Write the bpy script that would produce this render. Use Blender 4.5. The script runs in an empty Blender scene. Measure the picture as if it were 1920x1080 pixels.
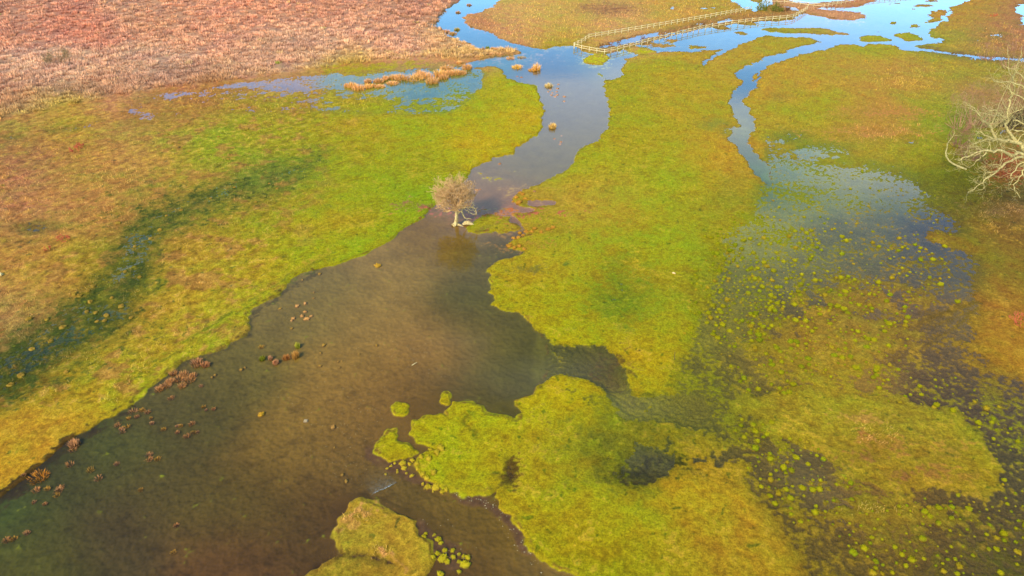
import bpy, math, random
import numpy as np
from mathutils import Vector, Matrix

random.seed(7); RNG = np.random.default_rng(11)
SC = bpy.context.scene
# ------------------------------------------------------------------ camera
CH = 45.6; TH = math.radians(34.2); FOC = 1280.0
cam_d = bpy.data.cameras.new('camera'); cam = bpy.data.objects.new('camera', cam_d)
SC.collection.objects.link(cam); SC.camera = cam
cam.location = (0, 0, CH); cam.rotation_euler = (math.pi/2 - TH, 0, 0)
cam_d.sensor_width = 36; cam_d.lens = 36*FOC/1920; cam_d.clip_end = 20000; cam_d.clip_start = 0.5
# ------------------------------------------------------------------ world
SUN_EL, SUN_AZ = math.radians(38), math.radians(215)      # azimuth clockwise from +Y: behind the camera, to the left
W = bpy.data.worlds.new('World'); SC.world = W; W.use_nodes = True
nt = W.node_tree; nt.nodes.clear()
def N(nt, t, **kw):
    n = nt.nodes.new(t)
    for k, v in kw.items():
        if k.startswith('i_'): n.inputs[k[2:].replace('_', ' ')].default_value = v
        else: setattr(n, k, v)
    return n
out = N(nt, 'ShaderNodeOutputWorld'); bg = N(nt, 'ShaderNodeBackground'); bg.inputs['Strength'].default_value = 0.15
sky = N(nt, 'ShaderNodeTexSky'); sky.sky_type = 'NISHITA'; sky.sun_disc = False
sky.sun_elevation = SUN_EL; sky.sun_rotation = SUN_AZ; sky.dust_density = 0.4; sky.ozone_density = 2.0
hs = N(nt, 'ShaderNodeHueSaturation'); hs.inputs['Saturation'].default_value = 1.4; hv = N(nt, 'ShaderNodeMapRange'); hv.inputs['From Min'].default_value = .18; hv.inputs['From Max'].default_value = .58; hv.inputs['To Min'].default_value = 2.2; hv.inputs['To Max'].default_value = .95
tc = N(nt, 'ShaderNodeTexCoord'); sep = N(nt, 'ShaderNodeSeparateXYZ')
mp = N(nt, 'ShaderNodeMapping'); mp.inputs['Scale'].default_value = (1.6, 1.6, 6.0); mp.inputs['Location'].default_value = (0.35, 0.2, 0.0)
nz = N(nt, 'ShaderNodeTexNoise'); nz.inputs['Scale'].default_value = 1.5; nz.inputs['Detail'].default_value = 6; nz.inputs['Roughness'].default_value = 0.55
el = N(nt, 'ShaderNodeMapRange'); el.inputs['From Min'].default_value = 0.19; el.inputs['From Max'].default_value = 0.34
el.inputs['To Min'].default_value = -0.26; el.inputs['To Max'].default_value = 0.14
el2 = N(nt, 'ShaderNodeMapRange'); el2.inputs['From Min'].default_value = 0.45; el2.inputs['From Max'].default_value = 0.75; el2.inputs['To Min'].default_value = 0; el2.inputs['To Max'].default_value = -.22
ax = N(nt, 'ShaderNodeMath', operation='SUBTRACT'); ax.inputs[1].default_value = .04; ab = N(nt, 'ShaderNodeMath', operation='ABSOLUTE'); am = N(nt, 'ShaderNodeMapRange'); am.inputs['From Min'].default_value = .12; am.inputs['From Max'].default_value = .3; am.inputs['To Min'].default_value = .04; am.inputs['To Max'].default_value = -.14
ad3 = N(nt, 'ShaderNodeMath', operation='ADD')
add = N(nt, 'ShaderNodeMath', operation='ADD'); add2 = N(nt, 'ShaderNodeMath', operation='ADD')
rmp = N(nt, 'ShaderNodeMapRange', interpolation_type='SMOOTHSTEP'); rmp.inputs['From Min'].default_value = 0.46; rmp.inputs['From Max'].default_value = 0.62
mx = N(nt, 'ShaderNodeMix', data_type='RGBA'); mx.inputs['B'].default_value = (8.6, 9.4, 10.6, 1)
L = nt.links.new
L(tc.outputs['Generated'], mp.inputs[0]); L(mp.outputs[0], nz.inputs['Vector']); L(tc.outputs['Generated'], sep.inputs[0])
L(sep.outputs[2], el.inputs['Value']); L(sep.outputs[2], hv.inputs['Value']); L(hv.outputs[0], hs.inputs['Value']); L(nz.outputs['Fac'], add.inputs[0]); L(el.outputs[0], add.inputs[1]); L(sep.outputs[2], el2.inputs['Value']); L(add.outputs[0], add2.inputs[0]); L(el2.outputs[0], add2.inputs[1]); L(sep.outputs[0], ax.inputs[0]); L(ax.outputs[0], ab.inputs[0]); L(ab.outputs[0], am.inputs['Value']); L(add2.outputs[0], ad3.inputs[0]); L(am.outputs[0], ad3.inputs[1]); L(ad3.outputs[0], rmp.inputs['Value'])
L(sky.outputs[0], hs.inputs['Color']); L(hs.outputs[0], mx.inputs['A']); rmp.inputs['To Max'].default_value = .6; L(rmp.outputs[0], mx.inputs['Factor'])
L(mx.outputs['Result'], bg.inputs['Color']); L(bg.outputs[0], out.inputs['Surface'])
# ------------------------------------------------------------------ sun
sd = bpy.data.lights.new('sun', 'SUN'); sd.energy = 3.3; sd.angle = math.radians(9); sd.color = (1.0, 0.90, 0.74)
sun = bpy.data.objects.new('sun', sd); SC.collection.objects.link(sun)
dirv = Vector((math.sin(SUN_AZ)*math.cos(SUN_EL), math.cos(SUN_AZ)*math.cos(SUN_EL), math.sin(SUN_EL)))
sun.rotation_euler = dirv.to_track_quat('Z', 'Y').to_euler(); sun.location = (0, 0, 80)
SC.view_settings.view_transform = 'Standard'; SC.view_settings.look = 'None'; SC.view_settings.exposure = 0.75; SC.view_settings.gamma = 1
ALB = np.array([.74, .645, .385])                                                # photo colour (linear) -> base colour

# ------------------------------------------------------------------ helpers
def lin(c):
    c = np.asarray(c, float)/255.0
    return np.where(c <= 0.04045, c/12.92, ((c+0.055)/1.055)**2.4)
def tag(o, label=None, cat=None, group=None, kind=None):
    if label: o['label'] = label
    if cat: o['category'] = cat
    if group: o['group'] = group
    if kind: o['kind'] = kind
    return o
def link(o, parent=None):
    SC.collection.objects.link(o)
    if parent: o.parent = parent
    return o
def empty(name, loc=(0, 0, 0), rz=0):
    o = bpy.data.objects.new(name, None); o.location = loc; o.rotation_euler = (0, 0, rz); o.empty_display_size = .3
    return link(o)
def np_mesh(name, co, faces, mat=None, col=None, smooth=True):
    """co (n,3), faces (m,k) int, optional per-vertex colour (n,3)"""
    me = bpy.data.meshes.new(name)
    n, (m, k) = len(co), faces.shape
    me.vertices.add(n); me.vertices.foreach_set('co', np.ascontiguousarray(co, np.float32).ravel())
    me.loops.add(m*k); me.loops.foreach_set('vertex_index', np.ascontiguousarray(faces, np.int32).ravel())
    me.polygons.add(m); me.polygons.foreach_set('loop_start', np.arange(0, m*k, k, dtype=np.int32))
    if smooth: me.polygons.foreach_set('use_smooth', np.ones(m, bool))
    if col is not None:
        a = me.color_attributes.new('tint', 'FLOAT_COLOR', 'POINT')
        c4 = np.ones((n, 4), np.float32); c4[:, :col.shape[1]] = col; a.data.foreach_set('color', c4.ravel())
    me.update(calc_edges=True)
    if mat: me.materials.append(mat)
    return me
def mesh_obj(name, me, parent=None): return link(bpy.data.objects.new(name, me), parent)

_perm = np.random.default_rng(3).permutation(4096)
_ang = np.random.default_rng(4).uniform(0, 2*np.pi, 4096)
_gx, _gy = np.cos(_ang), np.sin(_ang)
def perlin(x, y, seed=0):
    xi = np.floor(x).astype(np.int64); yi = np.floor(y).astype(np.int64)
    fx, fy = x-xi, y-yi
    u = fx*fx*fx*(fx*(fx*6-15)+10); v = fy*fy*fy*(fy*(fy*6-15)+10)
    def g(ix, iy, dx, dy):
        h = _perm[(_perm[(ix+seed*131) & 4095]+iy) & 4095]
        return _gx[h]*dx+_gy[h]*dy
    a = g(xi, yi, fx, fy); b = g(xi+1, yi, fx-1, fy); c = g(xi, yi+1, fx, fy-1); d = g(xi+1, yi+1, fx-1, fy-1)
    return (a+(b-a)*u+(c-a)*v+(a-b-c+d)*u*v)*1.5
def fbm(x, y, wl, octs=3, seed=0, rough=0.5):
    s = 0; a = 1; t = 0
    for i in range(octs):
        th = .6+1.1*(seed+i); ct, sn_ = math.cos(th), math.sin(th)
        s = s+a*perlin((x*ct-y*sn_)/wl+seed*7.3, (x*sn_+y*ct)/wl-seed*3.1, seed+i); t += a*a; a *= rough; wl = wl/2.03
    return 1.9*s/math.sqrt(t)
def sstep(x, a, b):
    t = np.clip((x-a)/(b-a), 0, 1); return t*t*(3-2*t)
# world <-> photo pixel (1920 wide) on the ground plane
def w2p(X, Y, Z=0.0):
    zc = Y*math.cos(TH)+(CH-Z)*math.sin(TH); zc = np.maximum(zc, 12)
    yc = Y*math.sin(TH)-(CH-Z)*math.cos(TH)
    return 960+FOC*X/zc, 540-FOC*yc/zc
def p2w(px, py, z=0.0):
    dep = TH+np.arctan((np.asarray(py, float)-540)/FOC)
    Y = (CH-z)/np.tan(dep); zc = Y*math.cos(TH)+(CH-z)*math.sin(TH)
    return (np.asarray(px, float)-960)/FOC*zc, Y
def p2wY(px, py, Y):
    """point on the vertical plane at distance Y seen at px,py"""
    a = (540-py)/FOC
    # yc = a*zc ; yc = Y sin - D cos ; zc = Y cos + D sin ; D = CH-z
    D = (Y*math.sin(TH)-a*Y*math.cos(TH))/(math.cos(TH)+a*math.sin(TH))
    zc = Y*math.cos(TH)+D*math.sin(TH)
    return Vector(((px-960)/FOC*zc, Y, CH-D))

# ------------------------------------------------------------------ traced map of the marsh
RS = 3.0; RX0, RX1, RY0, RY1 = -330, 2250, -60, 1230
rx = np.arange(RX0, RX1+1, RS); ry = np.arange(RY0, RY1+1, RS); GX, GY = np.meshgrid(rx, ry)
def poly_sdf(pts, X=GX, Y=GY, far=90.0):
    P = np.array(pts, float); out = np.full(X.shape, -far)
    x0, y0 = P.min(0)-far; x1, y1 = P.max(0)+far
    jx = (rx >= x0) & (rx <= x1); jy = (ry >= y0) & (ry <= y1)
    sx = X[np.ix_(jy, jx)]; sy = Y[np.ix_(jy, jx)]
    d = np.full(sx.shape, 1e9); ins = np.zeros(sx.shape, bool)
    for i in range(len(P)):
        ax, ay = P[i]; bx, by = P[(i+1) % len(P)]
        ex, ey = bx-ax, by-ay; l2 = ex*ex+ey*ey+1e-9
        t = np.clip(((sx-ax)*ex+(sy-ay)*ey)/l2, 0, 1)
        d = np.minimum(d, (sx-ax-t*ex)**2+(sy-ay-t*ey)**2)
        if ay != by:
            c = ((ay > sy) != (by > sy)) & (sx < (bx-ax)*(sy-ay)/(by-ay)+ax); ins ^= c
    d = np.sqrt(d); out[np.ix_(jy, jx)] = np.maximum(np.where(ins, d, -d), -far)
    return out
def line_sdf(pts, far=90.0):          # pts (x,y,halfwidth)
    P = np.array(pts, float); out = np.full(GX.shape, -far)
    x0, y0 = P[:, :2].min(0)-far; x1, y1 = P[:, :2].max(0)+far
    jx = (rx >= x0) & (rx <= x1); jy = (ry >= y0) & (ry <= y1)
    sx = GX[np.ix_(jy, jx)]; sy = GY[np.ix_(jy, jx)]; o = np.full(sx.shape, -far)
    for i in range(len(P)-1):
        ax, ay, aw = P[i]; bx, by, bw = P[i+1]; ex, ey = bx-ax, by-ay; l2 = ex*ex+ey*ey+1e-9
        t = np.clip(((sx-ax)*ex+(sy-ay)*ey)/l2, 0, 1)
        o = np.maximum(o, (aw+(bw-aw)*t)-np.hypot(sx-ax-t*ex, sy-ay-t*ey))
    out[np.ix_(jy, jx)] = np.maximum(out[np.ix_(jy, jx)], o); return out
def ell_sdf(x, y, a, b): 
    q = np.sqrt(((GX-x)/a)**2+((GY-y)/b)**2); return np.clip((1-q)*min(a, b), -90, 90)
class Ras:
    def __init__(s, A): s.A = A.astype(np.float32)
    def __call__(s, px, py):
        fx = np.clip((px-RX0)/RS, 0, len(rx)-1.001); fy = np.clip((py-RY0)/RS, 0, len(ry)-1.001)
        ix = fx.astype(int); iy = fy.astype(int); fx = fx-ix; fy = fy-iy
        if s.A.ndim == 3: fx = fx[..., None]; fy = fy[..., None]
        A = s.A
        return (A[iy, ix]*(1-fx)+A[iy, ix+1]*fx)*(1-fy)+(A[iy+1, ix]*(1-fx)+A[iy+1, ix+1]*fx)*fy

# open water: river from the top of the picture, through the bend, past the tree and out bottom left
river = [(-400,1150),(-330,1090),(-120,985),(0,930),(33,907),(83,867),(117,833),(140,813),(160,803),(187,785),(213,773),(240,757),(263,737),(290,718),(320,693),(350,673),
 (383,662),(417,650),(447,637),(465,620),(467,607),(462,593),(470,578),(493,565),(520,552),(540,530),(567,512),(600,502),(640,490),(680,477),
 (713,460),(743,440),(773,417),(793,403),(806,392),(835,375),(858,350),(870,331),(885,313),(917,301),(923,293),(963,287),(965,277),(987,267),(1007,253),
 (1013,240),(1020,223),(1021,207),(1013,190),(1010,173),(1000,163),(973,155),(953,147),(937,133),(927,127),(905,126),(880,126),(870,120),(900,112),(923,107),(973,100),(978,97),(960,92),
 (923,93),(900,92),(880,85),(857,77),(840,67),(827,57),(813,47),(820,33),(830,23),(837,17),(857,3),(866,-8),(885,-60),(960,-60),(937,0),(923,13),(907,22),(880,27),(867,33),
 (873,43),(900,55),(923,63),(947,73),(960,80),(990,87),(1023,92),(1040,87),(1073,86),(1105,98),(1133,104),(1150,107),(1150,125),(1124,139),(1137,150),(1137,173),
 (1143,200),(1146,220),(1140,240),(1117,263),(1093,283),(1073,300),(1070,313),(1057,327),(1033,337),(1000,350),(975,362),(962,372),(975,384),(1000,388),
 (1003,396),(985,402),(965,405),(975,415),(985,428),(995,438),(975,445),(953,455),(955,463),(990,470),(975,478),(960,483),(935,492),(915,504),(922,512),(918,520),
 (925,530),(920,547),(932,560),(927,573),(940,580),(973,583),(983,593),(1000,613),(1022,636),(1030,660),(1026,684),
 (1022,700),(1012,716),(1000,738),(967,753),(975,765),(983,775),(967,787),(940,780),(907,777),(903,763),(887,757),(847,753),
 (838,767),(840,785),(827,775),(800,782),(777,790),(773,810),(787,827),(813,833),(835,838),(800,848),(783,867),(790,885),(810,902),(835,918),(873,923),(913,925),
 (938,923),(943,950),(958,967),(975,985),(991,1007),(1003,1033),(1033,1057),(1053,1067),(1085,1082),(1150,1240),(-400,1240)]
W_river = poly_sdf(river)
isl_sharp = [  # islets standing clear of the water
 [(740,808),(742,830),(767,835),(783,847),(767,857),(730,865),(714,858),(700,848),(704,830),(710,823),(723,810)],
 [(660,943),(683,938),(713,947),(730,963),(750,967),(773,977),(783,1000),(807,1020),(809,1050),(797,1085),(700,1130),(560,1120),(555,1088),(600,1060),(640,1040),(643,1020),(636,1000),(640,973),(655,960)],
 [(877,428),(878,434),(900,436),(925,433),(943,434),(965,433),(975,428),(968,421),(955,418),(957,410),(930,405),(905,407),(890,415)],
 [(1095,112),(1103,105),(1120,104),(1143,104),(1142,113),(1130,121),(1105,121)],
]
W_islets = np.max([poly_sdf(p) for p in isl_sharp]+[ell_sdf(753,768,14,11), ell_sdf(835,747,8,12), ell_sdf(1008,757,1,1)], axis=0)
W_streams = np.max([
 line_sdf([(1570,78,6),(1553,84,8),(1497,97,7),(1447,113,7),(1413,130,8),(1387,140,7),(1403,146,9),(1405,157,11),(1390,173,11),(1377,193,11),(1390,213,14),(1405,233,13),(1394,253,13),(1388,267,12),(1405,290,12),(1425,317,12),(1440,340,7)]),
 line_sdf([(1533,80,2.5),(1480,95,2.5),(1430,113,2.5),(1397,127,3),(1387,137,4)]),
 line_sdf([(1420,135,2),(1426,146,2.5),(1415,156,3)]),
 line_sdf([(1410,72,5),(1373,86,5),(1347,100,3.5),(1323,117,2.5),(1307,130,1)]),
 line_sdf([(1394,262,5),(1378,240,3),(1372,262,4),(1392,275,5)]),
 line_sdf([(1390,190,4),(1402,205,3),(1406,225,4)]),
 line_sdf([(1687,87,6),(1713,92,5),(1745,95,3),(1765,98,2.0),(1800,104,1.6),(1850,109,1.6),(1890,112,1.6),(1960,114,2)]),
 ell_sdf(1702, 87, 26, 6), ell_sdf(1755,75,14,5),
 ], axis=0)
flood = [(1140,104),(1133,101),(1150,98),(1170,92),(1214,80),(1246,71),(1310,56),(1371,46),(1409,42),(1448,38),(1487,35),(1500,26),(1513,20),(1540,14),(1580,14),(1610,10),(1640,2),(1665,-12),(1700,-60),
 (1900,-60),(1822,-5),(1800,10),(1780,15),(1785,25),(1777,38),(1747,53),(1740,67),(1757,80),(1735,84),(1710,90),(1687,87),(1647,83),(1617,87),(1597,83),(1557,82),(1540,80),(1523,72),(1447,68),
 (1413,72),(1377,83),(1350,93),(1320,97),(1280,97),(1240,99),(1200,104),(1172,112),(1165,125),(1168,145),(1148,150),(1135,150),(1120,138),(1130,125),(1143,118)]
W_flood = poly_sdf(flood)
flood_isl = np.max([poly_sdf(p) for p in [
 [(1423,55),(1467,51),(1557,53),(1560,57),(1590,61),(1588,66),(1560,67),(1540,65),(1480,62),(1440,59)],
 [(1609,74),(1612,67),(1647,65),(1665,72),(1672,77),(1640,79),(1613,77)],
 [(1675,63),(1707,60),(1720,66),(1732,76),(1703,79),(1680,70)],
 [(1730,42),(1742,38),(1746,20),(1770,17),(1778,20),(1772,30),(1762,41),(1745,43)],
 [(1168,94),(1185,86),(1215,90),(1235,97),(1225,104),(1190,103)],
 [(1500,22),(1513,16),(1560,18),(1610,22),(1625,33),(1600,39),(1567,37),(1520,28)]]]
 +[ell_sdf(1716,49,10,4.5), ell_sdf(1675,43,6,3.5), ell_sdf(1682,7,13,2), ell_sdf(1733,10,20,3), ell_sdf(1713,17,9,2), ell_sdf(1390,63,17,3), ell_sdf(1590,10,22,4.5),
   ell_sdf(1353,52,18,4), ell_sdf(1400,44,27,3.5), ell_sdf(1260,76,22,3), ell_sdf(1215,82,22,3), ell_sdf(1240,86,26,3), ell_sdf(1310,89,18,3), ell_sdf(1645,60,14,1.2), ell_sdf(1745,2,14,3)], axis=0)
W_back = np.max([  # odd pools
 ell_sdf(1925,18,22,11), line_sdf([(1925,38,8),(1912,44,3)]), line_sdf([(1385,-6,14),(1400,8,10),(1425,12,7),(1416,20,4),(1440,2,8)]),
 line_sdf([(1475,-4,6),(1520,2,6),(1600,-8,8)]), line_sdf([(1478,15,3),(1494,17,3)]), ell_sdf(1258,14,5,2.5), line_sdf([(1313,15,2),(1345,14,2)]),
 line_sdf([(1140,84,3),(1180,76,5),(1230,64,4)]), line_sdf([(1120,90,2),(1150,84,3)]), line_sdf([(1345,42,2),(1372,36,3)]),
 ell_sdf(1010,381,34,7), ell_sdf(1838,257,9,4), line_sdf([(1870,250,3),(1885,246,4)]), ell_sdf(1707,266,10,3.5), ell_sdf(725,60,12,2.5), line_sdf([(735,28,2),(765,34,3)]), line_sdf([(800,45,3),(818,50,5)])
 ], axis=0)
# ---- marsh (ground lying right at water level): (sdf, drop in metres, softness)
marsh = []
def M(s, drop, soft, nw=0.0): marsh.append((Ras(s), drop, soft, nw))
M(poly_sdf([(905,128),(913,140),(900,167),(880,193),(847,210),(807,213),(767,217),(700,214),(640,212),(570,208),(480,216),(420,212),(330,222),(270,222),(235,215),(240,195),(300,172),(360,168),(433,155),(500,146),(567,139),(640,135),(707,124),(773,120),(830,119)]), .232, 7)
M(line_sdf([(600,298,8),(560,318,16),(500,336,16),(430,358,22),(350,388,26),(300,415,32),(265,450,40),(245,500,42),(215,560,50),(150,605,50),(90,640,48),(30,690,46),(-60,740,50)]), .175, 26)
M(np.max([ell_sdf(20,258,26,6), line_sdf([(85,247,4),(125,242,5),(180,232,5)]), ell_sdf(270,230,30,7), ell_sdf(65,425,42,14), ell_sdf(45,455,30,5)], axis=0), .215, 8)
M(poly_sdf([(1420,310),(1440,270),(1480,288),(1560,300),(1640,300),(1700,312),(1730,340),(1758,372),(1790,395),(1812,420),(1815,445),(1835,465),(1850,510),(1835,540),(1860,600),(1850,640),(1890,690),(1960,720),(2300,760),(2300,1240),(1510,1240),(1493,1047),(1463,1013),(1447,980),(1420,947),(1397,910),(1350,902),(1300,890),(1275,870),(1262,895),(1230,915),(1187,930),(1150,905),(1115,885),(1102,850),(1105,810),(1122,785),(1137,760),(1125,725),(1085,705),(1090,650),(1140,650),(1170,700),(1185,735),(1215,748),(1245,738),(1262,700),(1285,650),(1310,600),(1345,560),(1350,500),(1365,440),(1400,400),(1415,360)]), .225, 24)
M(poly_sdf([(1005,612),(1040,640),(1090,647),(1135,645),(1153,673),(1169,700),(1176,728),(1150,735),(1130,722),(1085,705),(1040,708),(1015,722),(1000,700)]), .25, 9)
M(line_sdf([(1150,712,18),(1190,768,20),(1300,772,26)]), .2, 14); M(ell_sdf(1215,880,54,33), .09, 9); M(line_sdf([(882,774,3),(872,795,4),(892,815,5)]), .2, 6); M(ell_sdf(955,888,9,22), .2, 8); M(line_sdf([(905,760,6),(960,752,6),(975,770,6)]), .1, 8)
M(line_sdf([(1380,330,20),(1340,420,30),(1330,520,40),(1330,600,30)]), .10, 30)
M(line_sdf([(1150,505,18),(1180,570,30),(1130,560,20)]), .13, 26)
M(np.max([ell_sdf(1340,232,26,10), ell_sdf(1370,245,24,12), ell_sdf(1460,180,14,4), ell_sdf(1480,258,40,14), ell_sdf(1540,280,60,16)], axis=0), .19, 10)
M(line_sdf([(1740,97,4),(1800,106,7),(1880,111,7),(1950,114,8)]), .18, 5)
M(ell_sdf(1870,66,22,6), .2, 6); M(ell_sdf(1828,75,10,3), .2, 4)
M(line_sdf([(1130,92,5),(1240,66,10),(1345,42,10)]), .16, 5)
M(np.max([ell_sdf(850,312,10,3), ell_sdf(200,0,1,1), line_sdf([(600,1040,14),(640,1042,10),(690,1050,8),(735,1062,8)])], axis=0), .2, 10)
M(ell_sdf(940,765,1,1), 0, 2)
dry = []    # ground standing up out of the marsh
def D(s, rise, soft): dry.append((Ras(s), rise, soft))
D(poly_sdf([(1385,765),(1420,740),(1480,735),(1550,715),(1620,735),(1700,755),(1800,780),(1840,820),(1862,860),(1880,900),(1872,921),(1820,922),(1760,918),(1700,922),(1640,905),(1590,880),(1560,850),(1480,820),(1420,790)]), .17, 16)
D(ell_sdf(1225,800,48,40), .17, 22); D(ell_sdf(1150,830,40,45), .12, 20); D(ell_sdf(1300,830,40,26), .13, 20)
D(line_sdf([(1290,868,14),(1350,885,18),(1400,870,14)]), .09, 14); D(ell_sdf(1600,560,90,18), .10, 25); D(ell_sdf(1530,650,90,50), .15, 35); D(ell_sdf(1620,640,80,40), .08, 30); D(ell_sdf(1660,970,150,22), .12, 20)
D(line_sdf([(1740,440,8),(1790,452,12),(1850,465,18)]), .16, 8); D(ell_sdf(1880,640,60,60), .1, 30)
D(ell_sdf(690,193,50,12), .12, 10); D(ell_sdf(470,196,120,13), .14, 12); D(ell_sdf(330,200,90,13), .16, 10); D(ell_sdf(430,172,60,4), .1, 6); D(ell_sdf(560,175,90,10), .06, 10); D(line_sdf([(620,190,8),(760,205,8),(880,185,8)]), .07, 10); D(line_sdf([(640,140,3),(720,131,3),(830,124,3)]), .12, 5)
D(ell_sdf(1490,800,60,30), .1, 25); D(ell_sdf(940,322,26,3), .0, 4)
R_river, R_isl, R_str, R_flood, R_fisl, R_back = map(Ras, (W_river, W_islets, W_streams, W_flood, flood_isl, W_back))
shoal = [Ras(s) for s in (ell_sdf(930,334,26,5), ell_sdf(960,321,10,3), ell_sdf(936,396,50,10), ell_sdf(780,383,24,6), ell_sdf(900,325,8,3), line_sdf([(985,400,4),(940,405,5)]), line_sdf([(970,434,8),(1000,430,6),(975,462,6)]), ell_sdf(1085,100,12,3))]
# thin underwater ledges close to the banks
ledge = Ras(np.max([poly_sdf([(990,735),(1010,690),(1040,655),(1085,640),(1140,645),(1170,690),(1160,730),(1120,705),(1060,700)]), poly_sdf([(690,850),(705,800),(740,750),(800,730),(900,745),(980,740),(980,800),(800,900),(740,880)]),
   line_sdf([(0,925,22),(117,838,24),(260,745,12)]), line_sdf([(640,940,20),(790,975,20),(830,1040,40),(850,1090,40)]), line_sdf([(850,925,12),(930,945,22),(1000,1030,16)]), poly_sdf([(560,1100),(600,980),(650,930),(640,1100)])], axis=0))

def rbf(pts, sig=62.0):
    P = np.array([p[:2] for p in pts], float); C = np.array([lin(p[2:5]) for p in pts])
    num = np.zeros(GX.shape+(3,)); den = np.zeros(GX.shape)
    for (x, y), c in zip(P, C):
        sg = sig*(0.6+0.7*np.clip(y/900.0, 0, 1)); w = np.exp(-((GX-x)**2+((GY-y)*1.7)**2)/(2*sg*sg))+1e-5/(1+((GX-x)**2+((GY-y)*1.7)**2)/4000.0)
        num += w[..., None]*c; den += w
    return Ras(num/den[..., None])
LANDC = [(50,30,195,140,115),(150,38,205,128,104),(60,42,204,132,108),(220,20,195,140,115),(300,30,205,142,112),(400,60,205,145,118),(420,35,206,138,110),(600,80,208,156,130),(700,60,205,146,120),(100,130,208,158,134),(300,140,202,152,128),
(500,110,202,150,122),(750,100,208,150,124),(200,180,200,142,115),(50,200,195,135,112),(600,20,200,135,108),(760,20,190,130,105),(850,90,205,155,110),(660,140,185,150,60),(900,100,200,150,95),
(1000,40,205,165,105),(950,70,205,150,110),(1050,30,200,168,85),(1250,30,198,162,75),(1300,25,190,155,70),(1400,20,185,150,60),(1050,82,185,155,50),(1180,60,205,160,110),(1140,45,200,160,100),(1500,10,195,140,100),(1560,28,195,130,105),
(60,240,175,150,50),(130,215,182,160,20),(250,225,185,140,80),(350,195,182,118,72),(330,230,175,140,60),(450,235,165,160,30),(350,260,148,165,20),(50,290,160,112,80),(150,310,188,145,65),(250,300,188,145,80),(400,290,145,162,15),
(350,340,192,152,60),(200,345,190,142,78),(40,330,188,130,92),(20,390,185,130,100),(120,400,185,140,75),(220,415,198,150,82),(300,385,188,150,65),(550,250,165,155,25),(650,250,172,155,20),(700,220,170,165,10),(800,240,165,165,8),
(950,220,185,168,5),(980,180,180,170,8),(900,180,160,165,15),(900,270,188,168,5),(750,300,160,160,12),(600,290,150,160,18),(700,360,152,165,10),(780,370,145,165,5),(600,400,175,160,22),(500,420,165,155,30),(400,430,170,150,35),
(350,480,192,152,52),(300,540,188,156,42),(450,520,178,160,30),(550,470,165,162,15),(400,600,188,158,45),(300,640,190,155,52),(200,700,188,152,50),(100,780,192,152,45),(50,850,192,155,38),(180,740,180,162,20),(250,700,168,165,10),
(350,650,165,165,15),(440,610,165,168,10),(600,485,158,166,8),(50,500,188,140,65),(30,600,198,146,110),(60,570,188,146,85),(100,555,180,146,42),(200,480,170,150,30),(150,520,172,146,35),(10,450,180,135,70),
(330,400,125,124,40),(260,460,112,116,34),(230,540,104,110,30),(140,610,94,100,28),(60,660,84,92,26),(0,700,76,82,24),(480,345,125,135,45),
(1180,170,168,160,20),(1250,150,175,158,28),(1200,250,168,160,15),(1300,200,175,158,25),(1100,330,168,165,12),(1250,330,155,165,12),(1330,300,188,152,35),(1350,200,180,152,35),(1150,400,172,160,22),(1060,430,168,160,25),
(1250,450,160,165,12),(1100,380,188,152,60),(1000,480,178,160,30),(1020,540,172,160,15),(1080,600,175,165,8),(1200,500,166,160,15),(1250,600,172,160,18),(1200,680,178,162,12),(1340,430,165,155,22),(1180,565,125,145,18),
(1400,400,165,150,30),(1400,500,150,150,25),(1380,590,140,140,25),(1030,640,170,160,10),(950,580,170,160,10),
(1450,120,182,155,42),(1500,150,188,150,50),(1600,130,180,150,55),(1700,150,188,142,68),(1550,200,168,160,22),(1650,200,188,142,62),(1750,195,155,165,10),(1500,240,168,155,35),(1650,248,180,140,65),(1750,280,150,160,18),(1800,235,125,160,15),
(1700,290,172,155,22),(1600,280,160,155,30),(1840,270,140,120,65),(1800,120,178,150,50),(1850,60,178,138,72),(1800,20,182,142,50),(1900,60,172,118,88),(1870,90,165,118,85),(1780,90,155,160,40),(1850,135,150,155,35),(1830,180,165,120,85),(1800,330,92,95,15),(1760,330,110,112,12),(1820,400,122,118,18),
(1880,430,128,102,40),(1890,390,125,95,60),(1850,370,130,115,22),(1780,450,165,132,28),(1880,520,140,115,38),(1880,600,168,128,42),(1880,680,172,128,38),(1350,90,178,150,48),(1450,80,172,152,40),(1640,75,165,165,20),(1500,60,160,165,20),
(1050,760,185,175,5),(1000,850,172,165,20),(1100,905,168,165,20),(870,820,172,165,18),(850,870,172,165,15),(800,800,178,170,8),(730,840,168,162,10),(1000,960,172,155,20),(1100,1020,168,152,12),(1250,960,172,150,20),(1300,920,188,156,32),
(1350,1000,178,146,38),(1400,1050,172,140,32),(1200,1060,148,155,10),(690,955,178,162,28),(730,1000,182,156,42),(665,985,188,140,75),(760,1010,178,156,38),(620,1075,140,130,35),(700,1045,170,145,45),(1200,800,155,150,22),(1130,850,118,122,32),
(1600,780,168,150,38),(1640,830,172,145,45),(1750,830,170,155,28),(1800,890,172,162,15),(1850,900,178,168,12),(1700,912,165,160,15),(1600,895,150,150,20),(1868,865,172,165,15),(1820,825,165,160,20),(1560,775,170,160,30),(1700,772,165,155,30),(1500,830,165,155,30),(1500,790,158,140,38),(1650,890,172,140,32),(1740,880,165,120,50),(1530,650,165,135,45),(1620,600,165,130,55),(1660,960,150,115,50),(1850,1000,100,90,45)]
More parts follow.
